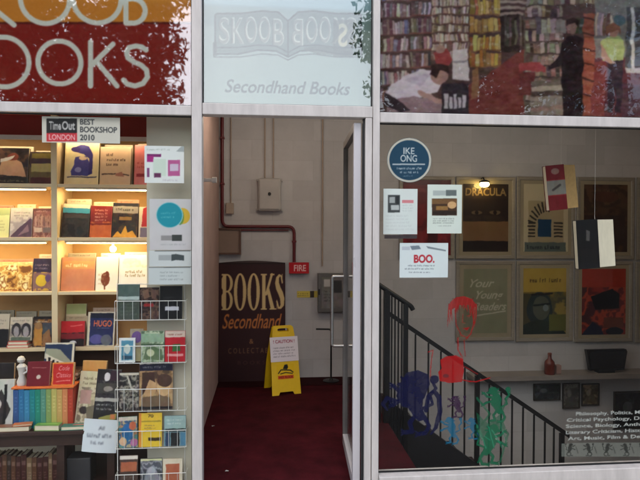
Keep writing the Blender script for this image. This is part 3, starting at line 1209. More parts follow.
# meter box with rounded corners
a, b = W(258, 178, Y_B - .1), W(281, 211, Y_B - .1)
mb = empty('meter_box', ((a.x + b.x) / 2, Y_B, b.z))
tag(mb, 'grey rounded meter box high on the back wall with a black lock', 'meter box')
w2, hh = (b.x - a.x) / 2, a.z - b.z
box('casing', (-w2, -.09, 0), (w2, -.001, hh), M_METER, mb, .022)
box('door', (-w2 + .018, -.1, .02), (w2 - .018, -.0905, hh - .02), M_METER, mb, .004)
bm = bmesh.new()
add_tube(bm, [(0, -.1005, hh * .52), (0, -.112, hh * .52)], .017, 14)
from_bm('lock', bm, M_BLACK, mb, smooth=True)
for sx in (-1, 1):
    for z in (.004, hh - .03):
        box('fixing_lug', (sx * (w2 + .0005), -.05, z), (sx * (w2 + .016), -.02, z + .026), M_METER, mb, .003)
# framed brown box
a, b = W(210.5, 228, Y_B - .06), W(241, 254.5, Y_B - .06)
fb = empty('wall_cabinet', ((a.x + b.x) / 2, Y_B, b.z))
tag(fb, 'shallow brown framed cabinet on the wall above the leaning board', 'cabinet')
w2, hh = (b.x - a.x) / 2, a.z - b.z
M_WOODB = mat('brown_wood_trim', (92, 66, 54), .5, 0, .2, 6)
M_INNER = mat('dull_taupe_panel', (134, 114, 102), .6, 0, .1, 5)
bm = bmesh.new()
t = .018
for A, B in (((-w2, 0), (w2, t)), ((-w2, hh - t), (w2, hh)), ((-w2, t), (-w2 + t, hh - t)), ((w2 - t, t), (w2, hh - t))):
    add_box(bm, (A[0], -.06, A[1]), (B[0], -.001, B[1]))
from_bm('frame', bm, M_WOODB, fb)
box('panel', (-w2 + t + .001, -.045, t + .001), (w2 - t - .001, -.002, hh - t - .001), M_INNER, fb)
# fixings on the passage side wall
lp = W(208, 180, .9)
wf = empty('door_holder', (-.125, .9, lp.z))
tag(wf, 'small white peg sticking out of the side wall by the doorway', 'wall fitting')
bm = bmesh.new()
add_tube(bm, [(0.001, 0, 0), (.012, 0, 0)], .03, 16)
from_bm('base_plate', bm, M_CONDUIT, wf, smooth=True)
bm = bmesh.new()
add_tube(bm, [(.0125, 0, 0), (.10, 0, 0), (.102, 0, 0), (.135, 0, 0)], [.014, .014, .022, .022], 14)
from_bm('peg', bm, M_WIRE, wf, smooth=True)

# small red sign
p = Print.px(289, 262.5, 309, 273.5, Y_B - .06, .0035, (186, 26, 36))
p.text('FIRE', 294, 271, 306, 265, (236, 206, 206), .02)
rs = empty('fire_sign', p.org)
tag(rs, 'small red sign with white lettering beside the top of the leaning board', 'sign')
p.sheet('sign_face', M_BOARD, rs, .003)
box('housing', (0.002, .0035, .002), (p.w - .002, .06 - .001, p.h - .002), M_PIPE, rs)
# yellow label
p = Print.px(297, 291, 320, 297.5, Y_B - .004, .004, (214, 196, 90))
p.rect(310, 291, 314, 297.5, (70, 60, 50))
p.words(298, 292.5, 309, 296.5, 2, (110, 96, 50), .7, 4)
o = p.place('warning_label', M_PAPER, None, .002)
tag(o, 'thin yellow warning label stuck to the wall left of the electrical panel', 'label')
# electrical panel
a, b = W(318, 273.5, Y_B - .08), W(347, 312, Y_B - .08)
ep = empty('electrical_panel', ((a.x + b.x) / 2, Y_B, b.z))
tag(ep, 'grey electrical panel on the back wall partly behind the open door', 'electrical panel')
w2, hh = (b.x - a.x) / 2, a.z - b.z
M_EP = mat('dark_grey_enclosure', (104, 102, 100), .45, .2, .15, 6)
box('casing', (-w2, -.08, 0), (w2, -.001, hh), M_EP, ep, .005)
p = Print(w2 * 1.5, hh * .8, .006, (120, 118, 116))
p.mottle(26, 6)
p.rect(.1, .06, .4, .3, (190, 188, 184))
p.rect(.5, .1, .92, .5, (60, 60, 62))
p.words(.1, .4, .45, .8, 4, (60, 60, 60), .7, 9)
p.sheet('notice_plate', M_BOARD, ep, .002, (-w2 * .75, -.083, hh * .1))
box('catch', (-w2 + .004, -.088, hh * .45), (-w2 + .02, -.0805, hh * .6), M_BLACK, ep)
# slim black pole with a bent arm by the wall
a, b = W(316, 329.5, Y_B - .2), W(331, 377, Y_B - .2)
sp = empty('slim_stand', (b.x, Y_B - .2, 0.027))
tag(sp, 'slim black floor stand with a bent arm behind the open door', 'stand')
zz = a.z - .027
bm = bmesh.new()
add_tube(bm, bend([(0, 0, .012), (0, 0, zz), (a.x - b.x, 0, zz + .005)], .03), .009, 10)
from_bm('pole', bm, M_STEEL, sp, smooth=True)
lathe('base', [(.085, 0), (.085, .008), (.02, .014), (.012, .03)], M_STEEL, sp)

# folding caution sign
sz0 = 0.021
A = W(290, 395, 2.15)
sgn = empty('wet_floor_sign', (A.x - .03, A.y, sz0), (0, 0, math.radians(14)))
tag(sgn, 'yellow folding wet floor sign with a paper notice standing on the carpet', 'floor sign')
SH = WZ(324.5, 2.28, 285) - sz0
SW = .29


def leaf(sgnm):
    """one leg of the sign: slotted handle at the top, arched cut-out at the foot"""
    bm = bmesh.new()
    wt, wb = SW * .39, SW * .5
    outer = [(-wb, 0), (-wb * .55, 0), (-wb * .45, .028), (wb * .45, .028), (wb * .55, 0), (wb, 0), (wb * .96, SH * .45), (wt, SH * .88), (wt * .92, SH - .012), (wt * .8, SH), (-wt * .8, SH), (-wt * .92, SH - .012), (-wt, SH * .88), (-wb * .96, SH * .45)]
    slot = [(-wt * .5, SH - .055), (wt * .5, SH - .055), (wt * .5, SH - .028), (wt * .3, SH - .022), (-wt * .3, SH - .022), (-wt * .5, SH - .028)]
    from mathutils.geometry import tessellate_polygon
    polys = [[Vector((x, z, 0)) for x, z in outer], [Vector((x, z, 0)) for x, z in slot[::-1]]]
    tris = tessellate_polygon(polys)
    flat = outer + slot[::-1]
    th = .016
    f = [bm.verts.new((x, 0, z)) for x, z in flat]
    k = [bm.verts.new((x, th, z)) for x, z in flat]
    for t in tris:
        try:
            bm.faces.new([f[i] for i in t])
            bm.faces.new([k[i] for i in t][::-1])
        except ValueError:
            pass
    n1 = len(outer)
    for n0, n in ((0, n1), (n1, len(slot))):
        for i in range(n):
            a, b = n0 + i, n0 + (i + 1) % n
            bm.faces.new((f[a], k[a], k[b], f[b]))
    return bm


spread = .15
ang = math.asin(spread / SH)
for nm, s in (('front_leaf', 1), ('rear_leaf', -1)):
    o = from_bm(nm, leaf(s), M_YELLOW, sgn)
    if s == 1:
        o.rotation_euler = (-ang, 0, 0)
        o.location = (0, -.0, 0)
        front = o
    else:
        o.rotation_euler = (ang, 0, 0)
        o.location = (-.006, 2 * spread * math.cos(ang) + .01, 0)
p = Print(SW * .98, SH * .36, .0032, (232, 226, 232))
p.text('! CAUTION !', .12, .25, .88, .12, (150, 50, 70), .01)
p.words(.1, .38, .9, .85, 4, (120, 112, 124), .6, 3)
o = p.sheet('paper_notice', M_PAPER, front, .001, (-SW * .49, -.006, SH * .48), False, .004)
p = Print(SW * .62, SH * .22, .0028, (236, 196, 24))
p.poly([(.36, .30), (.46, .04), (.62, .02), (.66, .2), (.6, .34)], (20, 18, 16))
p.line([(.1, .58), (.25, .36), (.5, .38), (.78, .42), (.92, .56)], .07, (24, 20, 18))
p.line([(.22, .62), (.5, .55), (.88, .64)], .06, (24, 20, 18))
p.rect(.06, .74, .94, .96, (214, 84, 26))
p.text('WET FLOOR', .10, .93, .90, .78, (120, 20, 14), .02)
p.sheet('pictogram', M_BOARD, front, .0008, (-SW * .31, -.0014, SH * .22))

# ceiling lamps whose glints sit on the tops of the poster frames
E_GLOBE = emit_mat('warm_globe', (1.0, .86, .70), 15)
E_GLOBE2 = emit_mat('warm_globe_stairs', (1.0, .88, .74), 30)
for x, y, lb in ((.45, 1.35, 'frosted globe ceiling lamp lighting the doorway passage'), (2.7, .62, 'frosted globe ceiling lamp over the stairwell, glinting on the frame tops')):
    e = empty('ceiling_lamp', (x, y, 2.819))
    lathe('base', [(.05, -.03), (.055, -.012), (.055, 0)], M_LAMPB, e)
    bm = bmesh.new()
    bmesh.ops.create_uvsphere(bm, u_segments=20, v_segments=12, radius=.11)
    from_bm('globe', bm, E_GLOBE2 if x > 1 else E_GLOBE, e, (0, 0, -.135), True)
    tag(e, lb, 'lamp')

# scraps on the carpet
for px, py, r in ((213, 426, 30), (227, 471, -20)):
    d = W(px, py, 0)
    q = CAM + (d - CAM) * ((0.024 - CAM.z) / (d.z - CAM.z))
    bm = bmesh.new()
    v = [bm.verts.new(c) for c in ((-.012, -.008, 0), (.013, -.006, .002), (.010, .009, 0), (-.009, .007, .004))]
    bm.faces.new(v)
    bmesh.ops.solidify(bm, geom=bm.faces[:], thickness=.001)
    o = from_bm('paper_scrap', bm, M_WIRE, None, q)
    o.rotation_euler = (0, 0, math.radians(r))
    tag(o, 'tiny pale paper scrap on the red carpet, ' + ('closer to the threshold' if py > 450 else 'close to the side wall'), 'litter', 'scraps on the carpet')
#EOF_PART2

# ================================================================== LEFT WINDOW: book display
YF, YK = 0.50, 0.80                       # front edge and back of the shelves
SHZ = [WZ(184, YF, 80), WZ(237.5, YF, 80), WZ(291.5, YF, 80), WZ(347.5, YF, 80)]
XU0, XU1 = WX(51.5, YF, 240), WX(57.5, YF, 240)
XRR = WX(151, YF, 240)
X0B = -2.55
struct(box('display_floor', (X_L, 0.06, -0.12), (-0.21, 0.95, -0.02), M_DARKWOOD))
o = box('wall', (X_L, 0.95, -0.12), (-0.21, 1.05, 2.82), M_PANEL)
tag(o, 'pale wall closing the back of the left window display', 'wall')
o = box('wall', (X_L - .1, 0.06, -0.12), (X_L, 1.05, 2.82), M_PANEL)
tag(o, 'side wall at the far left end of the window display', 'wall')
bk = empty('bookshelf', (0, 0, 0))
tag(bk, 'cream display bookshelf with warm lit shelves behind the left window', 'bookshelf')
for k, z in enumerate(SHZ):
    for a, b in ((X0B, XU0 - .001), (XU1 + .001, XRR - .001)):
        box('shelf', (a, YF, z - .022), (b, YK, z), M_CREAM, bk, .002)
box('upright', (XU0, YF - .004, .25), (XU1, YK, SHZ[0] + .45), M_CREAM, bk, .002)
box('upright', (XRR, YF - .004, .25), (XRR + .03, YK, SHZ[0] + .45), M_CREAM, bk, .002)
box('upright', (X0B - .03, YF - .004, .25), (X0B - .001, YK, SHZ[0] + .45), M_CREAM, bk, .002)
zr = WZ(143, YK - .02, 110)
box('back_panel', (X0B, YK + .001, SHZ[3] - .02), (XRR + .03, YK + .015, SHZ[0] + .6), M_BACKB, bk)
box('back_panel', (X0B, YK + .001, .2), (XRR + .03, YK + .015, SHZ[3] - .021), M_BROWN, bk)
o = box('red_fascia', (X_L + .05, YF + .1, zr), (WX(150, .5), YF + .13, 2.78), M_RED)
tag(o, 'red painted fascia board above the top row of display books', 'panel')
xp = WX(147, .18, 240)
o = empty('side_panel', (0, 0, 0))
box('board', (xp, .175, -.02), (-0.03, .20, 2.8), M_PANEL, o)
box('return', (-.052, .0605, -.02), (-.03, .1745, 2.8), M_PANEL, o)
tag(o, 'plain cream panel standing between the lit bookshelf and the doorway post', 'panel')

# warm strip lights under the shelves and an added one, hidden by its lip, for the top row
E_STRIP = emit_mat('warm_strip', (1.0, 0.72, 0.34), 33)
E_STRIP2 = emit_mat('soft_warm_strip', (1.0, 0.76, 0.48), 11)
wl = [('under the top shelf left of the upright', X0B + .3, XU0 - .04, SHZ[0], .8), ('under the top shelf right of the upright', XU1 + .04, XRR - .03, SHZ[0], .8),
      ('under the second shelf left of the upright', X0B + .3, XU0 - .04, SHZ[1], 1), ('under the second shelf right of the upright', XU1 + .04, XRR - .03, SHZ[1], 1)]
wl += [('along the lower edge of the red fascia', X0B + .3, XRR - .03, zr + .028, 2)]
for lb, a, b, z, k in wl:
    e = empty('strip_light', ((a + b) / 2, YF + .03, z - .023))
    h = (b - a) / 2
    box('housing', (-h, -.012, -.012), (h, .02 if k < 2 else .045, 0), M_LAMPB, e)
    if 'fascia' in lb:
        box('lip', (-h, -.016, -.03), (h, -.0125, 0), M_LAMPB, e)
    box('diffuser', (-h + .01, -.006, -.017), (h - .01, .014, -.0125), E_STRIP2 if k == 2 else E_STRIP, e)
    tag(e, 'slim warm strip light fixed ' + lb, 'light', 'strip lights under the shelves')
a = W(113, 249, YF + .1)
bl = empty('shelf_lamp', (a.x, YF + .1, SHZ[1] - .023))
tag(bl, 'small glowing round lamp hanging under the shelf above the white book', 'lamp')
hb = SHZ[1] - .023 - a.z
bm = bmesh.new()
add_tube(bm, [(0, 0, 0), (0, 0, -hb + .02)], .008, 8)
from_bm('lamp_holder', bm, M_LAMPB, bl)
bm = bmesh.new()
bmesh.ops.create_uvsphere(bm, u_segments=16, v_segments=10, radius=.021)
from_bm('bulb', bm, emit_mat('warm_bulb', (1.0, 0.78, 0.45), 60), bl, (0, 0, -hb), True)

BG = 'books on the display shelves'


def sbook(x0, x1, yt, yb_, paint, bg, label, depth=None, lean=8, t=None, tilt=0, group=BG, spine=None, base=None, yaw=0, name='book', cat='book'):
    depth = YF + .035 if depth is None else depth
    xm = (x0 + x1) / 2
    a, b = W(x0, yb_, depth), W(x1, yb_, depth)
    zb_ = b.z if base is None else base
    zt_ = WZ(yt, depth + .03, xm)
    w, h = b.x - a.x, (zt_ - zb_) / math.cos(math.radians(lean))
    t = t or random.uniform(.016, .034)
    if group == BG and depth == YF + .035 and lean == 8 and x1 - x0 > 14:
        cw = random.choice([(222, 206, 174), (206, 184, 150), (196, 170, 150), (226, 214, 190), (170, 120, 96), (150, 140, 120)])
        d2 = depth + .075
        bw_ = w * random.uniform(.82, 1.02)
        tl = ' '.join(label.split(',')[0].split()[:8])
        make_book('book', bw_, min(h + random.uniform(.012, .035), .30), .02, lambda p: p.words(.15, .03, .85, .09, 1, [v * .5 for v in cw], .7, int(x0)), cw,
                  ((a.x + b.x) / 2 + .004, d2, zb_ + .0006), math.radians(4), 0, 0, None, 'pale book whose top edge shows behind the ' + tl, 'book', 'back row books on the display shelves')
    return make_book(name, w, h, t, paint, bg, ((a.x + b.x) / 2, depth, zb_ + .0006), math.radians(lean), math.radians(yaw), math.radians(tilt), spine, label, cat, group)


def P1(p):
    p.picture(0, 0, 1, .82, [(24, 20, 24), (50, 40, 42), (90, 66, 54), (40, 34, 40)], 1)
    p.poly([(.1, .75), (.25, .35), (.5, .25), (.8, .4), (.95, .8)], (196, 150, 116)); p.ell(.55, .25, .16, .1, (120, 60, 50)); p.poly([(.2, .3), (.6, .2), (.5, .32), (.2, .4)], (206, 200, 190)); p.rect(0, .82, 1, 1, (44, 36, 30)); p.words(.1, .86, .9, .96, 1, (150, 140, 110), .7, 1); p.mottle(16, 7)


def P2(p):
    p.picture(0, 0, 1, 1, [(50, 40, 36), (90, 78, 50), (60, 44, 52)], 2)
    p.rect(.08, .04, 1, .2, (110, 96, 50)); p.rect(.08, .2, 1, .36, (54, 40, 52)); p.rect(.08, .36, 1, .62, (150, 138, 92)); p.rect(.08, .62, 1, .8, (96, 80, 50)); p.rect(.08, .8, 1, 1, (70, 26, 28)); p.mottle(18, 6)


def P3(p):
    p.rect(0, 0, 1, .25, (180, 190, 130)); p.words(.1, .4, .9, .8, 4, (170, 160, 110), .6, 2)


def P4(p):
    p.picture(0, .3, 1, 1, [(206, 196, 184), (170, 156, 156), (214, 206, 196)], 4)
    p.poly([(0, 1), (.3, .75), (.9, .35), (1, .4), (1, 1)], (88, 66, 84)); p.poly([(.35, .95), (.8, .55), (.85, .8)], (140, 110, 120)); p.words(.15, .1, .85, .3, 2, (120, 112, 110), .7, 3); p.mottle(12, 7)


def P5(p):
    p.picture(.05, .2, .95, 1, [(120, 76, 70), (160, 112, 100), (190, 150, 132), (110, 70, 66)], 5, .8, 5)
    p.rect(.0, .02, 1, .1, (110, 70, 66)); p.words(.12, .05, .9, .14, 1, (220, 190, 180), .8, 5)
    for i in range(6):
        p.poly([(.08 + i * .15, .3), (.16 + i * .15, .24), (.2 + i * .15, .6), (.1 + i * .15, .62)], random.choice([(190, 150, 130), (130, 96, 90), (170, 128, 112)]))
    p.rect(.06, .66, .5, .82, (206, 180, 158)); p.rect(.55, .66, .95, .84, (120, 104, 100)); p.mottle(14, 8)


def P6(p):
    p.picture(0, 0, 1, 1, [(120, 76, 36), (200, 146, 70), (236, 214, 140), (160, 104, 50), (240, 226, 170)], 6, 1, 7)
    p.picture(0, 0, 1, .12, [(230, 214, 150), (214, 190, 120)], 66)
    return
    for i in range(26):
        x, y = random.random(), random.uniform(.1, .95)
        p.ell(x, y, random.uniform(.04, .13), random.uniform(.03, .1), random.choice([(230, 206, 120), (170, 110, 50), (120, 76, 36), (240, 226, 170), (196, 140, 70)]), .8)
    p.rect(0, 0, 1, .12, (230, 214, 150)); p.mottle(16, 9)


def P7(p):
    p.picture(0, .42, 1, 1, [(80, 56, 76), (150, 110, 96), (210, 170, 70), (110, 84, 100)], 7, .9, 4)
    p.rect(0, .45, 1, .92, (130, 96, 90)); p.ell(.45, .68, .3, .18, (210, 176, 50)); p.ell(.8, .6, .14, .12, (90, 70, 110)); p.words(.1, .14, .9, .36, 2, (170, 150, 150), .7, 8); p.mottle(14, 7)


def P8(p):
    p.rect(0, .45, 1, 1, (24, 20, 22)); p.words(.1, .14, .9, .34, 2, (120, 110, 104), .7, 9)


def P9(p):
    p.picture(0, .3, 1, 1, [(170, 156, 140), (120, 110, 104), (200, 186, 166)], 9)
    for cx in (.28, .72):
        p.ell(cx, .55, .22, .3, (50, 44, 46)); p.ell(cx, .62, .13, .24, (158, 148, 146)); p.rect(cx - .22, .85, cx + .22, 1, (90, 100, 84))
    p.words(.1, .08, .9, .2, 1, (110, 100, 96), .7, 11); p.mottle(14, 9)


def P10(p):
    p.picture(0, .1, 1, 1, [(40, 28, 26), (90, 60, 40), (170, 116, 60), (60, 50, 48)], 10)
    p.rect(0, 0, 1, .09, (30, 22, 22)); p.rect(.05, .3, .45, .95, (184, 128, 60)); p.ell(.25, .3, .2, .12, (150, 110, 70)); p.rect(.48, .2, 1, .6, (66, 70, 74)); p.poly([(.5, .6), (.8, .4), (1, .9), (.5, .95)], (140, 96, 60)); p.words(.08, .13, .8, .2, 1, (220, 210, 190), .8, 12); p.mottle(18, 8)


def P11(p):
    V = (62, 56, 116)
    p.poly([(.25, .14), (.45, .08), (.7, .12), (.82, .3), (.8, .75), (.68, .78), (.7, .4), (.55, .3), (.28, .25)], V); p.poly([(.3, .38), (.62, .34), (.7, .5), (.68, .8), (.2, .8), (.18, .7), (.26, .55)], (76, 72, 136)); p.ell(.3, .19, .13, .07, (54, 44, 96)); p.line([(.08, .83), (.92, .83)], .025, (70, 66, 90)); p.ell(.4, .66, .1, .06, (140, 140, 190)); p.ell(.52, .4, .12, .05, (220, 190, 160)); p.mottle(10, 8)


def P12(p):
    for i, (y, x) in enumerate(((.16, .5), (.29, .9), (.42, .65))):
        p.words(.2, y, x, y + .09, 1, (96, 70, 60), .95, 20 + i, .8)
    p.line([(.06, .73), (.5, .71), (.95, .75)], .035, (96, 74, 66)); p.poly([(.5, .7), (.7, .66), (.8, .8), (.5, .76)], (176, 120, 104)); p.mottle(7, 6)


def P13(p):
    p.words(.15, .4, .9, .6, 2, (170, 60, 60), .8, 31); p.rect(.1, .72, .9, .8, (150, 44, 50)); p.mottle(10, 5)


def P14(p):
    p.picture(0, .3, 1, 1, [(34, 28, 28), (60, 52, 48), (40, 44, 44)], 14)
    p.rect(0, 0, 1, .12, (226, 206, 180)); p.rect(0, .12, 1, .27, (70, 146, 166)); p.poly([(.0, .12), (.5, .05), (1, .12)], (226, 206, 180)); p.rect(.06, .3, .94, .42, (70, 60, 58)); p.mottle(12, 6)


def P15(p):
    p.picture(0, .5, 1, 1, [(120, 40, 34), (190, 90, 50), (216, 130, 70), (150, 60, 40)], 15)
    p.words(.2, .08, .85, .5, 4, (214, 160, 140), .9, 33, .6); p.rect(.0, .55, 1, .6, (120, 40, 30)); p.poly([(.0, .62), (1, .6), (1, 1), (0, 1)], (190, 96, 50)); p.mottle(16, 6)


def P16(p):
    p.picture(0, .3, 1, 1, [(30, 24, 28), (60, 44, 40), (50, 50, 44), (90, 64, 40)], 16)
    p.rect(0, 0, 1, .09, (40, 36, 38)); p.rect(0, .09, 1, .3, (150, 140, 128)); p.words(.1, .12, .9, .27, 1, (60, 54, 50), .8, 35)
    p.rect(.25, .4, .75, .5, (150, 112, 60)); p.poly([(.0, 1), (.2, .82), (.35, .9), (.5, .66), (.62, .86), (.8, .8), (1, 1)], (220, 160, 60)); p.mottle(14, 8)


def P17(p):
    p.poly([(.3, .05), (.6, .0), (1, .55), (1, .65), (.2, .65)], (186, 50, 50)); p.rect(.1, .68, 1, 1, (120, 110, 130))


def P18(p):
    p.rect(.02, .1, .98, .34, (206, 150, 92)); p.words(.1, .16, .8, .3, 1, (240, 220, 160), 1, 41, .7); p.mottle(10, 4)


def P19(p):
    p.ell(.42, .66, .2, .2, (122, 62, 36)); p.ell(.5, .52, .1, .1, (110, 52, 30)); p.line([(.38, .8), (.4, .95)], .04, (110, 60, 40)); p.words(.1, .45, .4, .85, 3, (190, 170, 130), .6, 43)


def P20(p):
    p.picture(.1, .1, .9, .35, [(242, 238, 226), (230, 220, 190), (240, 232, 214)], 20)
    p.words(.2, .42, .8, .62, 2, (150, 130, 80), .9, 44, .7)


def P21(p):
    p.picture(0, .45, 1, 1, [(34, 24, 26), (120, 34, 38), (60, 30, 30)], 21)
    p.rect(0, .5, 1, .7, (130, 34, 40)); p.rect(0, .7, 1, 1, (34, 24, 26)); p.ell(.52, .85, .14, .09, (210, 206, 206)); p.line([(.4, .2), (.9, .14)], .03, (230, 120, 110)); p.mottle(12, 6)


def P22(p):
    C = (214, 200, 170)
    p.rect(0, 0, 1, 1, C); p.rect(.08, .03, .94, .97, (38, 44, 84)); p.rect(.08, .03, .94, .18, (24, 26, 44)); p.text('HUGO', .22, .42, .88, .25, (226, 112, 70), .02); p.words(.36, .45, .8, .49, 1, (200, 190, 190), .8, 3)
    p.ell(.35, .8, .25, .14, (84, 80, 140)); p.ell(.7, .82, .2, .16, (96, 100, 110)); p.mottle(14, 6)


z0, z1, z2, z3 = [z for z in SHZ]
sbook(-8, 27.5, 148, 184, P1, (40, 34, 36), 'dark book with a reclining figure on its cover, top left shelf', base=z0)
sbook(28.5, 51, 152, 184, P2, (60, 40, 36), 'small book in olive, purple and dark red bands beside the upright', base=z0)
sbook(64, 98, 141, 184, P11, (226, 206, 158), 'cream book with a blue violet kneeling figure on its cover', base=z0)
sbook(99.5, 130, 147, 184, P12, (216, 184, 150), 'beige book with three short title lines and a dark streak', base=z0)
sbook(134, 152, 145, 184, P13, (214, 122, 116), 'pink red book at the top shelf end, half behind the magenta poster', base=z0)
sbook(-12, 8.5, 208, 237, P3, (226, 226, 160), 'pale yellow green book at the left edge of the second shelf', base=z1)
sbook(9.5, 31.5, 208, 237, P4, (206, 196, 184), 'off white book with a dark violet diagonal picture', base=z1)
sbook(32.3, 51, 208.5, 237, P5, (140, 92, 84), 'mauve brown book with engraved figures beside the upright', base=z1)
sbook(61, 88, 204, 237, P14, (44, 36, 34), 'dark book with a blue band and cream top on the second shelf', base=z1, tilt=2)
sbook(89.5, 111, 206, 237, P15, (126, 40, 36), 'dark red and orange book between two dark books on the second shelf', base=z1, tilt=1)
sbook(111.8, 137, 203, 237, P16, (44, 32, 34), 'black book with a grey title band and golden flames below', base=z1, tilt=1)
sbook(138.5, 151, 207, 237, P17, (226, 208, 176), 'cream book with a red wedge, end of the second shelf', base=z1)
sbook(-10, 31.5, 262, 291, P6, (206, 160, 84), 'golden busily patterned book on the third shelf, left bay', base=z2)
sbook(32.2, 51, 258.5, 291, P7, (48, 40, 62), 'navy topped book with a yellow blot beside the upright, third shelf', base=z2)
sbook(60.5, 94, 257.5, 291, P18, (206, 134, 96), 'plain tan orange book on the third shelf, right bay', base=z2, tilt=1)
sbook(95.5, 117.5, 257, 291, P19, (240, 232, 214), 'white book with a brown bird under the glowing lamp', base=z2)
sbook(118.5, 150, 255, 291, P20, (242, 238, 226), 'white book with a small ochre title right of the bird book', base=z2)
sbook(-14, 8, 314, 348, P8, (196, 180, 156), 'pale topped black book at the left edge of the fourth shelf', base=z3)
sbook(9.5, 31.5, 317, 342, P9, (200, 184, 160), 'grey book with two dark arched figures above the salmon books', base=z3 + .045)
sbook(32.5, 52, 316.5, 348, P10, (52, 36, 32), 'black edged book with a lit orange doorway picture, fourth shelf', base=z3)
sbook(65, 85, 304, 346, P3, (222, 206, 170), 'cream book standing behind the red book on the fourth shelf', base=z3, depth=YF + .10)
sbook(60.5, 84, 321, 347, P21, (190, 36, 40), 'red book with a black foot and white blot on the fourth shelf', base=z3)
sbook(86.5, 114, 312, 347.5, P22, (38, 44, 84), 'navy book titled HUGO in orange with a cream border', base=z3, tilt=1)
# two salmon books lying on the fourth shelf
for k, (c, lb) in enumerate((((214, 96, 84), 'salmon red book lying flat, bottom of the pair on the fourth shelf'), ((226, 112, 98), 'salmon red book lying flat, top of the pair under the grey book'))):
    a, b = W(7 + k, 350, YF + .012), W(28 - k, 350, YF + .012)
    w = b.x - a.x
    make_book('book', w, .17, .0205, lambda p: None, c, ((a.x + b.x) / 2, YF + .012, z3 + .0215 + k * .021), 0, 0, 0, c, lb, 'book', BG, flat=True)

# ---- low display table
YT = 0.20
ZT = WZ(431, YT, 60)
tb = empty('display_table', (0, 0, 0))
tag(tb, 'low dark wooden display table with books along its front edge', 'table')
xt0, xt1 = -2.4, WX(113, YT, 431)
box('table_top', (xt0, YT, ZT - .028), (xt1, YF - .03, ZT), M_DARKWOOD, tb, .004)
box('apron', (xt0 + .02, YT + .03, ZT - .1), (xt1 - .02, YT + .05, ZT - .0285), M_DARKWOOD, tb)
for x in (xt0 + .02, WX(55.5, YT + .03, 460), xt1 - .05):
    for y in (YT + .0505, YF - .085):
        box('leg', (x, y, -.019), (x + .045, y + .04, ZT - .0285), M_DARKWOOD, tb)
box('lower_shelf', (xt0 + .03, YT + .1, -.005), (xt1 - .06, YF - .09, .012), M_DARKWOOD, tb)
TG = 'books on the low display table'
cb = lambda c, s, n=2: (lambda p: (p.words(.1, .15, .9, .5, n, c, .8, s), p.mottle(10, 5)))
M1 = lambda p: (p.line([(.2, .25), (.82, .25)], .02, (206, 160, 150)), p.ell(.5, .62, .1, .09, (206, 190, 176)), p.mottle(6, 5))
M2 = lambda p: (p.rect(.05, .05, .95, .95, (190, 40, 36)), p.text('Code', .3, .34, .8, .14, (236, 170, 170), .0, .3), p.text('Classics', .2, .64, .88, .44, (236, 170, 170), .0, .3), p.line([(.2, .82), (.85, .78)], .04, (226, 130, 120)), p.mottle(8, 6))
# row of slim coloured spines
cols = [((52, 84, 136), 'deep blue'), ((46, 110, 156), 'mid blue'), ((56, 128, 168), 'sky blue'), ((30, 126, 132), 'teal'), ((36, 132, 112), 'sea green'), ((84, 138, 118), 'sage green'), ((132, 154, 92), 'olive green'), ((186, 174, 98), 'straw yellow'), ((196, 158, 92), 'sandy ochre'), ((208, 132, 84), 'pale orange'), ((176, 60, 40), 'brick red')]
dz = YT + .06
xa, xb = WX(13, dz, 400), WX(73, dz, 400)
ht = WZ(389, dz, 40) - ZT
for i, (c, nm) in enumerate(cols):
    w = (xb - xa) / len(cols)
    e = empty('book', (xa + (i + .5) * w, dz, ZT + .0005))
    h = ht * random.uniform(.97, 1.0)
    p = Print(w * .96, h, .0024, c)
    p.words(.3, .15, .7, .6, 5, [min(255, v + 60) for v in c], .5, i)
    p.mottle(8, 4)
    p.sheet('spine', M_COVER, e, .003, (-w * .48, 0, 0))
    mc = mat('cloth_%d_%d_%d' % tuple(v // 12 for v in c), c, .5, 0, .08, 30)
    bm = bmesh.new()
    for s in (-1, 1):
        add_box(bm, (s * w * .48, .0032, 0), (s * w * .40, .13, h))
    from_bm('cover_board', bm, mc, e)
    box('pages', (-w * .38, .0034, .003), (w * .38, .126, h - .004), M_PAGES, e)
    tag(e, 'slim %s spined book standing in the rainbow row on the low table' % nm, 'book', 'rainbow row of slim books')
# orange board lying on the row, two books on it
o = box('orange_board', (xa - .01, dz - .004, ZT + ht + .001), (xb + .004, dz + .14, ZT + ht + .012), mat('orange_card', (206, 104, 44), .6, 0, .1, 8), None, .002)
tag(o, 'orange card box lid lying on top of the rainbow row of books', 'card')
zt2 = ZT + ht + .0125
sbook(26.5, 49, 361.5, 386, M1, (112, 26, 36), 'maroon passport like book with a pale emblem, above the rainbow row', depth=dz + .02, base=zt2, lean=10, group=TG)
sbook(51.5, 73, 362.5, 386, M2, (224, 140, 60), 'red book with pink script and orange border above the rainbow row', depth=dz + .02, base=zt2, lean=10, group=TG)
# picture of a temple, leaning behind
pz = YT + .20


def PT(p):
    C = (214, 206, 184)
    p.rect(.06, .05, .94, 1, (34, 48, 78)); p.poly([(0.02, .2), (.5, .22), (.98, .72), (.9, .8), (.0, .42)], (150, 152, 130)); p.poly([(.0, .35), (.9, .78), (.9, .9), (.0, .52)], C)
    for i in range(6):
        x = .06 + i * .14
        p.rect(x, .48 + i * .07, x + .065, 1, C); p.rect(x + .065, .5 + i * .07, x + .14, 1, (14, 14, 18))
    p.rect(.0, 0, 1, .06, C); p.rect(.92, 0, 1, 1, C)


sbook(43.5, 73, 343, 372, PT, (34, 48, 78), 'framed picture of a columned temple against dark blue sky', depth=pz, base=WZ(372, pz, 58), lean=12, group=TG, name='book')
a = W(58, 372, pz)
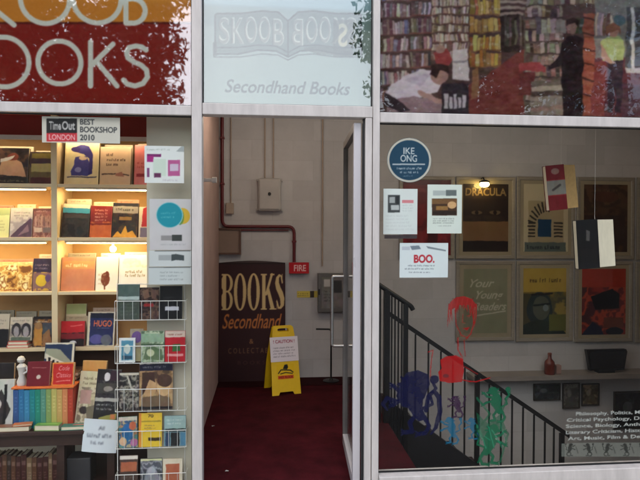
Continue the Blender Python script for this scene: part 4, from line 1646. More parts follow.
# stack that carries it
hs = a.z - ZT
n = max(2, int(hs / .026))
for k in range(n):
    c = random.choice([(70, 36, 30), (96, 60, 44), (54, 40, 44), (120, 84, 60)])
    make_book('book', .24, .16, hs / n - .0006, lambda p: None, c, (a.x + .01 * (k % 2), pz - .015, ZT + .0003 + hs / n * (k + 1)), 0, 0, 0, c, 'dark book lying in the pile hidden behind the rainbow row', 'book', 'hidden pile behind the rainbow row', flat=True)
# left group
sbook(-14, 12, 380, 416, lambda p: (p.poly([(.1, .5), (.5, .2), (.9, .6), (.6, .95), (.2, .9)], (52, 46, 44)), p.rect(.62, .1, .72, .9, (24, 22, 22)), p.ell(.4, .5, .14, .1, (200, 190, 180)), p.mottle(18, 7)), (198, 196, 186), 'white and black book at the left end of the low table', depth=dz + .0, base=ZT, group=TG)
sbook(-18, 11, 364, 386, lambda p: (p.rect(0, .3, 1, .55, (210, 66, 54)), p.rect(0, .55, 1, .72, (140, 30, 34)), p.mottle(12, 5)), (34, 28, 28), 'black and red book standing behind the white and black book', depth=dz + .05, base=ZT, lean=8, group=TG)
# little white figurine
a = W(22, 386, dz + .06)
fg = empty('figurine', (a.x, dz + .06, zt2))
tag(fg, 'little white figurine on the orange lid beside the maroon book', 'figurine')
M_FIG = mat('white_ceramic', (206, 202, 196), .3)
hh = WZ(356, dz + .06, 20) - zt2
lathe('body', [(.028, 0), (.03, hh * .12), (.018, hh * .3), (.022, hh * .5), (.03, hh * .64), (.014, hh * .74), (.008, hh * .76)], M_FIG, fg)
lathe('head', [(.004, hh * .765), (.02, hh * .8), (.024, hh * .88), (.016, hh * .97), (.003, hh)], M_FIG, fg, (-.004, 0, 0))
bm = bmesh.new()
add_tube(bm, bend([(.024, 0, hh * .62), (.045, -.01, hh * .5), (.02, -.026, hh * .42)], .02), [.008] * 6 + [.006] * 2, 8)
from_bm('arm', bm, M_FIG, fg, smooth=True)
# standing books at the right of the table
zc = YT + .05


def PMag(p):
    p.picture(.05, .3, .95, .98, [(196, 184, 150), (150, 136, 112), (214, 204, 176), (110, 96, 84)], 31, .7)
    p.rect(.1, .35, .55, .6, (190, 150, 140)); p.words(.15, .08, .9, .26, 2, (120, 104, 80), .8, 51); p.ell(.3, .72, .18, .07, (60, 52, 48)); p.poly([(.4, .66), (.9, .6), (.95, .95), (.5, .95)], (120, 110, 92)); p.mottle(16, 6)


def PBlk(p):
    p.picture(0, 0, 1, .5, [(26, 24, 26), (60, 52, 56), (40, 34, 40), (96, 90, 88)], 32)
    p.rect(.05, .0, .5, .2, (30, 22, 24)); p.ell(.42, .13, .13, .08, (220, 214, 214)); p.rect(.55, .02, 1, .2, (60, 36, 50)); p.rect(.03, .24, .97, .42, (70, 66, 62)); p.ell(.5, .34, .2, .05, (150, 142, 134)); p.rect(0, .5, 1, .56, (176, 172, 164)); p.words(.08, .58, .92, .73, 2, (186, 186, 186), .8, 53, .5); p.poly([(.2, .84), (.96, .76), (.96, .86), (.3, .94)], (158, 152, 84)); p.rect(.7, .78, .9, .86, (206, 130, 80)); p.mottle(12, 7)


sbook(74, 98, 373, 419, PMag, (212, 200, 164), 'cream magazine with a pinkish square leaning on the low table', depth=zc + .03, base=ZT, lean=12, tilt=4, group=TG)
sbook(92, 116, 371, 420, PBlk, (36, 34, 36), 'black book with a grey banner standing behind the white note', depth=zc, base=ZT, lean=12, tilt=3, group=TG)
sbook(78, 102, 362, 415, lambda p: p.mottle(12, 5), (206, 150, 84), 'orange brown book showing its top edge behind the cream magazine', depth=zc + .075, base=ZT, lean=10, tilt=2, group=TG)
# flat books along the edge
FL = [(-6, 30, 422, (124, 84, 66), .030, 'brown covered book lying flat at the left end of the table edge', 4),
      (33, 60, 418, (112, 158, 76), .034, 'light green book lying flat in the middle of the table edge', -7),
      (60, 92, 417, (50, 124, 108), .024, 'teal book with a red label lying flat beside the note', 6)]
for x0, x1, yy, c, t, lb, yw in FL:
    a, b = W(x0, 431, YT + .005), W(x1, 431, YT + .005)
    w = b.x - a.x
    pa = (lambda p: (p.rect(.35, .3, .8, .6, (186, 110, 104)), p.mottle(10, 5))) if c[1] == 124 else ((lambda p: (p.poly([(.1, .3), (.9, .2), (.8, .6), (.2, .7)], (150, 190, 100)), p.mottle(10, 5))) if c[1] == 158 else (lambda p: p.mottle(16, 5)))
    make_book('book', w * .93, .058, t, pa, c, ((a.x + b.x) / 2, YT + .006, ZT + t + .0006), 0, math.radians(yw * .5), 0, c, lb, 'book', 'books lying flat along the table edge', flat=True)
a, b = W(14, 424, YT + .02), W(32, 424, YT + .02)
make_book('booklet', b.x - a.x, .045, .012, lambda p: p.mottle(14, 5), (206, 120, 66), ((a.x + b.x) / 2, YT + .012, ZT + .0436), 0, math.radians(12), 0, (206, 120, 66), 'thin orange booklet lying on the brown flat book', 'booklet', flat=True)
# note hanging at the table's edge
p = Print(.235, .19, .0032, (214, 222, 228))
p.text('All', .44, .36, .60, .26, (70, 74, 84), .004)
p.words(.12, .42, .9, .56, 1, (84, 90, 104), .9, 61, .6)
p.words(.25, .60, .78, .72, 1, (84, 90, 104), .9, 62, .6)
p.mottle(5, 3)
a, b = W(80, 453, YT - .03), W(115, 456, YT - .03)
w = b.x - a.x
p2 = Print(w * 1.0, WZ(421, YT - .03, 98) - WZ(454, YT - .03, 98), .003, (214, 222, 228))
p2.text('All', .44, .32, .60, .20, (70, 74, 84), .004)
p2.words(.12, .40, .92, .58, 1, (84, 90, 104), .9, 61, .6)
p2.words(.25, .62, .78, .78, 1, (84, 90, 104), .9, 62, .6)
p2.warp(.006, 16)
p2.blur(3)
p2.mottle(5, 3)
o = p2.sheet('note_card', M_PAPER, None, .0015, (a.x, YT - .012, a.z), False, .01)
o.rotation_euler = (math.radians(-3), math.radians(5), 0)
tag(o, 'white paper note with three lines of grey text on the table corner', 'note')
# old books under the table
r = random.Random(5)
x = WX(-12, YT + .12, 460)
i = 0
bx = empty('book_row_box', (0, 0, 0))
bpy.data.objects.remove(bx)
while x < WX(53, YT + .12, 460):
    w = r.uniform(.018, .036)
    h = r.uniform(.17, .2)
    c = r.choice([(92, 60, 44), (70, 40, 36), (110, 84, 60), (60, 46, 40), (124, 100, 76), (84, 34, 30)])
    e = empty('book', (x + w / 2, YT + .12, .0125))
    p = Print(w * .95, h, .0028, c)
    p.rect(.15, .2, .85, .34, [min(250, v + 50) for v in c], .8)
    p.words(.25, .5, .75, .8, 3, [min(250, v + 70) for v in c], .6, i)
    p.mottle(14, 5)
    p.sheet('spine', M_COVER, e, .003, (-w * .475, 0, 0))
    mc = mat('cloth_%d_%d_%d' % tuple(v // 12 for v in c), c, .5, 0, .08, 30)
    bm = bmesh.new()
    for s in (-1, 1):
        add_box(bm, (s * w * .475, .0032, 0), (s * w * .41, .1, h))
    from_bm('cover_board', bm, mc, e)
    box('pages', (-w * .4, .0034, .003), (w * .4, .096, h - .004), M_PAGES, e)
    tag(e, 'old brown book standing spine out in the dark row under the low table', 'book', 'old books under the low table')
    x += w
    i += 1
o = box('storage_box', (WX(66, YT + .1, 460), YT + .11, .0125), (WX(90, YT + .1, 460), YT + .24, WZ(459, YT + .1, 75)), mat('dark_grey_box', (62, 62, 66), .5, 0, .15, 5), None, .006)
tag(o, 'dark grey storage box under the low table below the white note', 'box')

# ---- wire rack of books behind the glass
YR = 0.085
rk = empty('wire_rack', (0, 0, 0))
tag(rk, 'white wire rack with five tiers of books behind the left window', 'rack')
tiers = [(301, 320), (346, 363), (389, 411), (431, 448), (474, 491)]
rx0, rx1 = WX(115, YR, 380), WX(186, YR, 380)
for x in (WX(117, YR + .06, 380), WX(184.5, YR + .06, 380)):
    tube('upright', [(x, YR + .07, -.019), (x, YR + .07, WZ(283, YR + .07, 150))], .003, M_WIRE, rk, 8)
tube('cross_wire', [(WX(117, YR + .06, 380), YR + .07, WZ(284, YR + .07, 150)), (WX(184.5, YR + .06, 380), YR + .07, WZ(284, YR + .07, 150))], .0026, M_WIRE, rk, 8)
TZ = []
for f, b in tiers:
    zf, zb = WZ(f, YR, 150), WZ(b, YR, 150)
    TZ.append(zb)
    bm = bmesh.new()
    add_tube(bm, [(rx0, YR + .07, zf), (rx0, YR, zf), (rx1, YR, zf), (rx1, YR + .07, zf)], .0024, 6)
    add_tube(bm, [(rx0, YR, zb), (rx1, YR, zb)], .002, 6)
    n = 8
    for k in range(n + 1):
        x = rx0 + (rx1 - rx0) * k / n
        add_tube(bm, [(x, YR + .001, zf), (x, YR + .001, zb), (x, YR + .07, zb)], .0012, 6)
    from_bm('pocket', bm, M_WIRE, rk, smooth=True)
RG = 'books in the white wire rack'


def rbook(tier, x0, x1, yt, paint, bg, label, dy=0.0, lean=4, base=None, tilt=0, name='book'):
    d = YR + .012 + dy
    base = TZ[tier] + .0025 if base is None else base
    xm = (x0 + x1) / 2
    a, b = W(x0, 380, d), W(x1, 380, d)
    h = (WZ(yt, d + .01, xm) - base) / math.cos(math.radians(lean))
    return make_book(name, b.x - a.x, h, .014, paint, bg, ((a.x + b.x) / 2, d, base), math.radians(lean), 0, math.radians(tilt), None, label, 'book', RG, cell=.0022)


rbook(0, 118, 139.3, 284.5, lambda p: (p.rect(0, 0, 1, .36, (78, 94, 90)), p.rect(0, .34, 1, .44, (176, 190, 186)), p.words(.1, .5, .9, .9, 4, (92, 104, 92), .7, 1), p.mottle(12, 6)), (70, 78, 70), 'grey green book with a pale stripe, top tier of the rack')
rbook(0, 140, 159, 287.5, lambda p: (p.picture(0, 0, 1, 1, [(44, 30, 28), (84, 62, 54), (120, 92, 76), (36, 26, 26)], 38, .8, 4), p.poly([(.1, .1), (.4, .05), (.5, .3), (.2, .36)], (120, 92, 76)), p.poly([(.55, .08), (.9, .1), (.85, .34), (.6, .36)], (104, 78, 66)), p.rect(.2, .5, .7, .6, (150, 40, 40)), p.mottle(16, 7)), (44, 30, 28), 'dark brown book with a red word, between two books in the top tier')
rbook(0, 160, 182, 286, lambda p: (p.rect(.22, .62, .86, .74, (196, 196, 206)), p.words(.2, .3, .8, .5, 2, (70, 66, 70), .7, 2)), (16, 15, 18), 'black book with white lettering at the right of the top tier')
rbook(1, 119, 135, 338, lambda p: (p.rect(.13, .1, .87, .9, (84, 140, 164)), p.ell(.5, .45, .2, .2, (206, 216, 206)), p.rect(.2, .72, .8, .86, (44, 76, 96)), p.mottle(14, 6)), (222, 224, 222), 'white bordered blue card sized book in the second tier')
rbook(1, 130, 143, 329, lambda p: (p.ell(.5, .25, .4, .18, (112, 84, 142)), p.rect(0, .6, 1, 1, (180, 170, 130)), p.mottle(14, 6)), (164, 150, 130), 'book with a violet blot peeking out behind the blue card', dy=.03)
rbook(1, 141, 164, 331, lambda p: (p.picture(0, 0, 1, 1, [(90, 110, 84), (150, 166, 140), (190, 200, 170), (70, 90, 70)], 50, .8, 4), p.rect(0, .08, 1, .36, (140, 166, 140)), p.rect(0, .42, 1, .46, (60, 80, 60)), p.poly([(.1, .9), (.2, .55), (.5, .5), (.9, .6), (.95, .95)], (96, 116, 84)), p.ell(.4, .7, .16, .12, (190, 196, 160)), p.mottle(18, 8)), (160, 176, 150), 'pale green book with leafy picture in the second tier')
rbook(1, 165, 185, 331, lambda p: (p.rect(0, 0, 1, .2, (206, 186, 172)), p.rect(.36, .42, .76, .66, (60, 110, 60)), p.rect(.1, .74, .9, .82, (226, 150, 150)), p.words(.1, .05, .9, .16, 1, (130, 70, 60), .7, 3), p.mottle(10, 6)), (180, 30, 42), 'red book with a green square and pale top in the second tier')
rbook(2, 119, 138.5, 373, lambda p: (p.picture(0, 0, 1, 1, [(34, 30, 30), (90, 84, 80), (170, 162, 150), (50, 46, 46)], 50, .8, 4), p.rect(.0, .0, 1, .06, (206, 196, 176)), p.words(.05, .3, .95, .75, 4, (176, 166, 150), .9, 4, .5), p.line([(.4, .1), (.6, .4), (.9, .5)], .05, (190, 184, 170)), p.mottle(18, 7)), (42, 38, 38), 'black and white picture book at the left of the third tier')


def PCouple(p):
    p.picture(0, .17, 1, 1, [(60, 44, 34), (120, 92, 64), (176, 140, 100), (200, 168, 124)], 33)
    p.rect(0, 0, 1, .17, (28, 28, 50)); p.rect(0, .0, 1, .03, (200, 196, 186)); p.words(.1, .05, .9, .14, 1, (150, 146, 150), .8, 5)
    p.ell(.32, .5, .2, .22, (196, 156, 112)); p.ell(.72, .52, .2, .2, (206, 170, 124)); p.poly([(.08, .2), (.4, .2), (.48, .42), (.3, .36), (.16, .6), (.05, .7)], (66, 44, 36)); p.ell(.75, .38, .22, .14, (74, 50, 40)); p.poly([(.1, .72), (.5, .7), (.9, .74), (1, 1), (0, 1)], (112, 90, 70)); p.rect(.0, .93, 1, 1, (30, 26, 30)); p.mottle(14, 9)


rbook(2, 139, 172.5, 363, PCouple, (150, 118, 84), 'large sepia book with two faces, widest in the third tier', dy=.004)
rbook(3, 119, 137.5, 417, lambda p: (p.picture(0, 0, 1, 1, [(44, 104, 156), (84, 130, 120), (196, 130, 90), (50, 80, 130), (206, 170, 130)], 59, .8, 4), p.rect(0, 0, 1, .12, (206, 196, 180)), p.ell(.45, .5, .3, .28, (44, 104, 156)), p.ell(.75, .3, .2, .14, (196, 110, 80)), p.ell(.2, .8, .2, .14, (206, 170, 130)), p.ell(.8, .85, .2, .12, (180, 110, 150)), p.mottle(26, 7)), (84, 130, 120), 'bright blue comic book at the left of the fourth tier', tilt=-2)
rbook(3, 138.5, 161.5, 413.5, lambda p: (p.rect(.08, .0, .92, .22, (230, 190, 60)), p.text('70', .38, .12, .62, .03, (70, 50, 30), .02), p.rect(.1, .22, .96, .26, (160, 140, 50)), p.words(.25, .32, .75, .56, 3, (120, 100, 80), .8, 6), p.rect(.4, .72, .95, .82, (60, 44, 24)), p.rect(0, 0, .09, 1, (214, 130, 60)), p.mottle(10, 6)), (226, 190, 56), 'yellow and orange book in the middle of the fourth tier')
rbook(3, 164, 185.5, 416, lambda p: (p.rect(0, .0, 1, .42, (150, 178, 176)), p.rect(.04, .42, .98, .52, (24, 30, 36)), p.rect(.05, .55, .25, 1, (40, 60, 90)), p.rect(.3, .55, .7, 1, (30, 30, 36)), p.rect(.75, .55, 1, 1, (80, 130, 160)), p.words(.1, .08, .9, .3, 2, (206, 220, 216), .8, 7), p.mottle(12, 6)), (120, 150, 160), 'teal topped book with a black band in the fourth tier')
rbook(4, 119, 137, 456, lambda p: (p.rect(0, 0, 1, .1, (220, 212, 200)), p.rect(.05, .18, .95, .45, (172, 96, 66)), p.words(.1, .55, .9, .9, 3, (110, 96, 84), .8, 8), p.mottle(12, 6)), (74, 56, 50), 'brown book with an orange band at the left of the bottom tier')
rbook(4, 140, 161.5, 459, lambda p: (p.picture(0, 0, 1, 1, [(60, 62, 70), (110, 112, 120), (160, 162, 168), (80, 84, 92)], 48, .8, 4), p.rect(0, 0, 1, .06, (206, 206, 160)), p.poly([(.1, .9), (.3, .3), (.6, .2), (.9, .6), (.9, .95)], (140, 142, 150)), p.ell(.5, .4, .18, .14, (170, 172, 178)), p.mottle(20, 7)), (84, 86, 96), 'grey photograph covered book in the bottom tier')
rbook(4, 162.5, 182, 459, lambda p: (p.rect(.14, .16, .84, 1, (176, 98, 70)), p.mottle(8, 5)), (218, 206, 184), 'cream bordered rust coloured book at the right of the bottom tier')

# ---- stickers and posters on the left pane (inside face of the glass)
YI = 0.0185
AG = 'notices on the left window'
p = Print.px(42, 117, 120, 143, YI, .0026, (214, 208, 196))
p.rect(46.5, 118.5, 77, 133, (40, 38, 40))
p.text('Time', 49, 129.5, 61, 121.5, (196, 192, 190), .03)
p.text('Out', 62, 129.5, 75, 121.5, (196, 192, 190), .03)
p.rect(46.5, 133, 77, 141.5, (206, 52, 62))
p.text('LONDON', 49, 139.8, 75, 134.6, (240, 190, 190), .02)
for t, y, x1 in (('BEST', 124.6, 94.5), ('BOOKSHOP', 132.4, 117), ('2010', 140.2, 94.5)):
    p.text(t, 80, y, x1, y - 5.4, (54, 56, 60), .018)
o = p.place('award_sticker', M_PAPER, None, .0008)
tag(o, 'white sticker reading BEST BOOKSHOP 2010 with black and red logo', 'sticker', AG)
p = Print.px(144.5, 146, 184, 183, YI, .0028, (228, 230, 228))
p.mottle(5, 4)
p.words(147, 148, 176, 151, 1, (150, 160, 150), .6, 2)
p.poly([(176, 151.5), (184, 144), (184, 152)], (170, 176, 176))
p.rect(147, 154, 161, 157, (124, 40, 106))
p.rect(147, 156, 153.5, 162, (168, 40, 126))
p.rect(153, 159, 166, 176, (206, 222, 206), .8)
p.rect(147, 168, 149.5, 177, (130, 70, 120))
p.rect(154, 173, 161, 177.5, (106, 50, 90))
p.rect(168, 160, 180, 176, (186, 92, 146))
p.rect(170, 164, 178.5, 171, (208, 190, 210))
p.words(163, 178, 181, 182, 1, (190, 180, 190), .6, 6)
o = p.place('poster', M_PAPER, None, .001, False, .0)
tag(o, 'white poster with magenta blocks stuck on the left window', 'poster', AG)
p = Print.px(149.5, 199, 191.3, 250, YI, .0028, (206, 202, 204))
p.mottle(7, 4)
p.ell(182.5, 216, 7.5, 8, (214, 176, 60))
p.ell(180, 217, 4, 8, (60, 130, 70), .7)
p.ell(169.5, 215, 13.5, 13, (150, 200, 206))
p.ell(169.5, 215, 12.6, 12.2, (32, 146, 164))
p.words(161, 211, 178, 219, 2, (110, 190, 200), .7, 5)
p.rect(161, 235.5, 172.5, 240.5, (150, 146, 146))
p.rect(172, 234.8, 182, 241, (62, 66, 64))
p.words(160, 243, 188, 246, 1, (168, 168, 170), .8, 3)
o = p.place('notice', M_PAPER, None, .001, False, .005)
tag(o, 'pale notice with a turquoise disc overlapping a yellow one', 'notice', AG)
p = Print.px(149, 250.5, 191.3, 266.5, YI, .0028, (208, 212, 212))
p.rect(158.5, 255, 172, 260.5, (150, 154, 156), .7)
p.poly([(171.5, 254.5), (176, 254), (184, 255.4), (184, 260.6), (176, 260), (171.5, 261)], (70, 78, 80))
p.line([(155, 251), (190, 251)], .9, (120, 122, 124))
o = p.place('notice', M_PAPER, None, .001, False, .005)
tag(o, 'narrow pale notice with a small grey ribbon logo, under the turquoise disc', 'notice', AG)
p = Print.px(148.5, 267, 191.3, 284.5, YI, .0028, (202, 208, 208))
p.line([(149, 267.4), (190, 267.4)], .9, (120, 124, 126))
p.words(160, 270.5, 185, 281, 3, (150, 158, 160), .9, 12)
o = p.place('notice', M_PAPER, None, .001, False, .005)
tag(o, 'pale notice with grey ruled lines just above the wire rack', 'notice', AG)
#EOF_PART3

# ================================================================== RIGHT WINDOW: stairwell with posters
YP = Y_B - .035


def framed(x0, y0, x1, y1, paint, bg, label, fw=3.6, mw=3.4, fmat=None, mount=True, group='framed posters above the stairs', cell=.0048, name='framed_poster', cat='poster'):
    a, b = W(x0, y1, YP), W(x1, y0, YP)
    w, h = b.x - a.x, b.z - a.z
    e = empty(name, (a.x, YP, a.z), (math.radians(-random.uniform(.1, .5)), 0, math.radians(random.uniform(-.2, .2))))
    k = w / (x1 - x0)
    f, m = fw * k, mw * k
    fmat = fmat or M_FRAME
    bm = bmesh.new()
    outer = [(0, 0), (w, 0), (w, h), (0, h)]
    inner = [(f, f), (w - f, f), (w - f, h - f), (f, h - f)]
    rings = []
    for ring, y in ((outer, .02), (outer, .004), ([(x + (f * .2 if x == 0 else -f * .2), z + (f * .2 if z == 0 else -f * .2)) for x, z in outer], 0), ([(x + (-f * .2 if x < w / 2 else f * .2), z + (-f * .2 if z < h / 2 else f * .2)) for x, z in inner], .002), (inner, .009), (inner, .02)):
        rings.append([bm.verts.new((x, y, z)) for x, z in ring])
    for A, B in zip(rings, rings[1:] + rings[:1]):
        for i in range(4):
            bm.faces.new((A[i], A[(i + 1) % 4], B[(i + 1) % 4], B[i]))
    from_bm('frame', bm, fmat, e)
    if mount:
        box('mount', (f + .0005, .0105, f + .0005), (w - f - .0005, .0195, h - f - .0005), M_MOUNT, e)
    else:
        m = 0
    p = Print(w - 2 * f - 2 * m - .002, h - 2 * f - 2 * m - .002, cell, bg)
    paint(p)
    p.warp(.008, 9)
    p.sheet('print', M_COVER, e, .001, (f + m + .001, .0085, f + m + .001))
    box('glazing', (f + .0005, .0035, f + .0005), (w - f - .0005, .0055, h - f - .0005), M_GLASS_PIC, e)
    tag(e, label, cat, group)
    return e


def D1(p):
    p.picture(0, 0, 1, 1, [(138, 24, 32), (110, 16, 26), (150, 40, 44)], 38)
    p.rect(.0, .0, 1, .06, (96, 20, 26)); p.poly([(.55, 0), (.8, 0), (.7, 1), (.5, 1)], (86, 14, 22)); p.mottle(16, 5)


def D2(p):
    p.picture(0, .18, 1, 1, [(44, 34, 30), (60, 46, 38), (50, 40, 34)], 39)
    p.text('DRACULA', .05, .17, .95, .06, (150, 126, 84), .02); p.rect(.02, .21, .98, .46, (46, 34, 30))
    for cx in (.3, .7):
        p.ell(cx, .42, .12, .03, (110, 92, 70)); p.ell(cx, .42, .04, .03, (30, 20, 18))
    p.rect(.0, .55, 1, .84, (132, 100, 66)); p.rect(0, .84, 1, .97, (38, 28, 26)); p.mottle(9, 6)


def D3(p):
    I = (54, 50, 44)
    p.rect(.1, .25, .9, .95, (184, 168, 132))
    for i in range(9):
        a = math.pi * (1.0 - i / 9 * .62)
        cx, cy = .52 + .42 * math.cos(a), .62 - .36 * math.sin(a)
        p.line([(cx, cy), (.52 + .27 * math.cos(a), .62 - .22 * math.sin(a))], .024, I)
    for i in range(5):
        p.rect(.10, .56 + i * .05, .26, .585 + i * .05, I); p.rect(.68, .56 + i * .05, .88, .585 + i * .05, I)
    p.rect(.32, .52, .62, .78, (34, 72, 106)); p.rect(.02, .86, .95, 1, (104, 116, 110)); p.words(.08, .89, .9, .97, 1, (50, 60, 66), .9, 3, .8); p.mottle(9, 6)


def D4(p):
    p.picture(0, 0, 1, 1, [(56, 38, 30), (84, 58, 40), (66, 46, 34), (100, 72, 48)], 34)
    p.ell(.5, .18, .3, .08, (86, 52, 36)); p.rect(.1, .5, .5, .95, (48, 34, 34)); p.rect(.55, .45, .95, .9, (60, 44, 38)); p.words(.15, .05, .85, .12, 1, (120, 90, 60), .7, 5); p.mottle(12, 6)


def D5(p):
    C = (206, 200, 176)
    for t, x0, x1, y in (('Your', .14, .7, .28), ('Young', .28, .9, .46), ('Readers', .22, .98, .64)):
        p.text(t, x0, y, x1, y - .12, C, .015, .45)
    p.line([(.3, .72), (.95, .66)], .02, C); p.words(.35, .78, .95, .88, 2, (150, 146, 124), .8, 6); p.mottle(9, 6)


def D6(p):
    p.picture(0, .36, 1, 1, [(120, 100, 48), (84, 84, 56), (60, 66, 58), (150, 132, 66)], 36)
    p.words(.15, .14, .95, .22, 1, (96, 74, 34), .9, 7, .8); p.rect(0, .38, .62, .85, (84, 78, 50)); p.ell(.38, .62, .3, .26, (48, 60, 60)); p.ell(.42, .6, .2, .18, (92, 96, 80)); p.line([(.25, .56), (.62, .54)], .03, (30, 38, 40)); p.ell(.52, .6, .07, .05, (130, 140, 140)); p.line([(.2, .4), (.66, .38)], .03, (40, 36, 30)); p.poly([(.0, .85), (.3, .78), (.8, .82), (1, 1), (0, 1)], (44, 54, 46)); p.rect(.6, .7, 1, .95, (108, 108, 50)); p.mottle(10, 6)


def D7(p):
    p.picture(0, .28, 1, 1, [(150, 46, 36), (104, 40, 40), (186, 76, 48), (60, 36, 44)], 37)
    p.words(.1, .1, .9, .26, 2, (190, 60, 40), .7, 9, .7); p.poly([(.2, .42), (.7, .3), (.85, .38), (.85, .6), (.3, .62)], (20, 18, 20)); p.poly([(.05, .95), (.25, .8), (.45, .9), (.5, 1), (0, 1)], (30, 36, 60)); p.rect(.5, .74, .95, .9, (120, 60, 40)); p.ell(.75, .95, .2, .06, (20, 26, 36)); p.mottle(12, 6)


def D8(p):
    p.picture(0, 0, 1, 1, [(84, 34, 30), (60, 26, 24), (110, 50, 40)], 40)
    p.poly([(.1, .9), (.5, .2), (.9, .9)], (66, 34, 28)); p.mottle(12, 6)


framed(399.5, 176.5, 455, 259, D1, (138, 24, 32), 'framed maroon poster behind the two white notices', mw=0, mount=False)
framed(456, 177, 516, 259, D2, (52, 40, 34), 'framed dark poster titled DRACULA with pale eyes and a tan band')
framed(516.8, 177, 576, 259, D3, (210, 198, 164), 'framed cream poster with arched stripes around a blue square')
framed(577, 177.5, 635.5, 259.5, D4, (74, 50, 36), 'framed dim brown poster behind the black hanging book')
framed(637, 178, 697, 260, D8, (90, 40, 30), 'framed dark red poster at the end of the upper row')
framed(456, 261, 515.5, 341.5, D5, (146, 146, 118), 'framed olive grey poster with slanting white script', mw=4)
framed(516.3, 261, 574, 342, D6, (190, 160, 66), 'framed ochre yellow poster with a dark teal face')
framed(575, 261.5, 633.5, 342.5, D7, (176, 58, 38), 'framed brick red poster with a black shape in the middle')
framed(635.5, 262, 695, 343, D8, (84, 34, 28), 'framed dark red poster at the end of the lower row')

# poster lamp
a = W(484.5, 183, YP - .08)
pl = empty('picture_lamp', (a.x, Y_B, a.z))
tag(pl, 'small glowing yellow lamp over the top of the dark DRACULA poster', 'lamp')
bm = bmesh.new()
add_tube(bm, bend([(0, -.001, .05), (0, -.07, .07), (0, -.11, .03)], .03), .007, 8)
from_bm('bracket', bm, M_STEEL, pl, smooth=True)
lathe('lamp_shade', [(.02, .03), (.05, .018), (.062, .002), (.058, .0), (.02, .02)], M_STEEL, pl, (0, -.115, .004), 20)
bm = bmesh.new()
bmesh.ops.create_uvsphere(bm, u_segments=16, v_segments=10, radius=.052)
for v in bm.verts:
    v.co.z *= .62
from_bm('bulb', bm, emit_mat('yellow_bulb', (1.0, .70, .22), 16), pl, (0, -.115, -.015), True)

# ledge where the floor meets the wall, with the things standing on it
YL = Y_B - .24
zl = WZ(375.5, YL, 560)
o = box('wall_ledge', (WX(474, YL, 375), YL, zl - .05), (X_R - .001, Y_B - .001, zl), mat('dull_painted_ledge', (138, 130, 124), .6, 0, .1, 5))
tag(o, 'long grey ledge along the stairwell wall below the posters', 'ledge')
a = W(549.5, 374, YL + .07)
h = WZ(353, YL + .07, 549) - zl
bo = empty('bottle', (a.x, YL + .07, zl))
tag(bo, 'reddish brown bottle standing on the ledge under the posters', 'bottle')
lathe('body', [(.052, 0), (.056, .01), (.056, h * .5), (.05, h * .6), (.022, h * .74), (.019, h * .9)], mat('red_brown_glass', (104, 42, 30), .15), bo)
lathe('cap', [(.022, h * .9), (.022, h), (.019, h * 1.01)], mat('rust_cap', (124, 62, 44), .4), bo)
o = box('cup', (a.x + .07, YL + .05, zl), (a.x + .13, YL + .11, zl + .1), mat('pale_pink_card', (150, 118, 108), .6), None, .01)
tag(o, 'small pinkish carton beside the bottle on the ledge', 'carton')
a, b = W(587, 374, YL + .05), W(628, 349.5, YL + .05)
tv = empty('monitor', ((a.x + b.x) / 2, YL + .06, zl))
tag(tv, 'black flat monitor standing on the ledge under the brick red poster', 'monitor')
w2, hh = (b.x - a.x) / 2, b.z - zl
extrude_poly('casing', [(-w2 * .82, .03), (w2 * .86, .03), (w2, hh * .9), (w2 * .95, hh), (-w2, hh), (-w2 * .98, hh * .9)], 0, .05, M_BLACK, tv)
extrude_poly('screen', [(-w2 * .76, .05), (w2 * .8, .05), (w2 * .9, hh * .92), (-w2 * .9, hh * .92)], -.003, -.0005, mat('dark_screen', (24, 26, 30), .12), tv)
box('stand', (-w2 * .4, .0, 0), (w2 * .4, .09, .0295), M_BLACK, tv)

MPH = lambda s, c: (lambda p: (p.picture(0, 0, 1, 1, [[v * .6 for v in c], c, [v * 1.4 + 10 for v in c], [v * .8 for v in c]], s + 60), p.poly([(.05, .95), (.3, .4), (.55, .3), (.95, .9)], c), p.ell(.35, .4, .14, .16, [v + 50 for v in c]), p.rect(.55, .2, .95, .5, [max(0, v - 20) for v in c]), p.mottle(26, 7)))
G2 = 'small pictures on the wall under the ledge'
MDK = mat('dark_thin_frame', (54, 46, 40), .5)
framed(534, 383.5, 561, 401, MPH(1, (50, 56, 58)), (64, 68, 66), 'small dark landscape picture under the ledge, nearest the handrail', 1, 0, MDK, False, G2, .005, 'small_picture', 'picture')
framed(563, 383, 580.5, 409, MPH(2, (90, 88, 82)), (120, 112, 98), 'small portrait picture between a dark and a tan picture under the ledge', 1.3, 0, MDK, False, G2, .005, 'small_picture', 'picture')
framed(582, 383.5, 600, 406, MPH(3, (104, 92, 70)), (128, 112, 82), 'small tan portrait picture under the black monitor', 1.3, 0, MDK, False, G2, .005, 'small_picture', 'picture')
framed(614, 391, 652, 430, MPH(4, (30, 32, 36)), (30, 34, 40), 'dark square picture low on the wall above the window lettering', 1.5, 0, MDK, False, G2, .005, 'small_picture', 'picture')

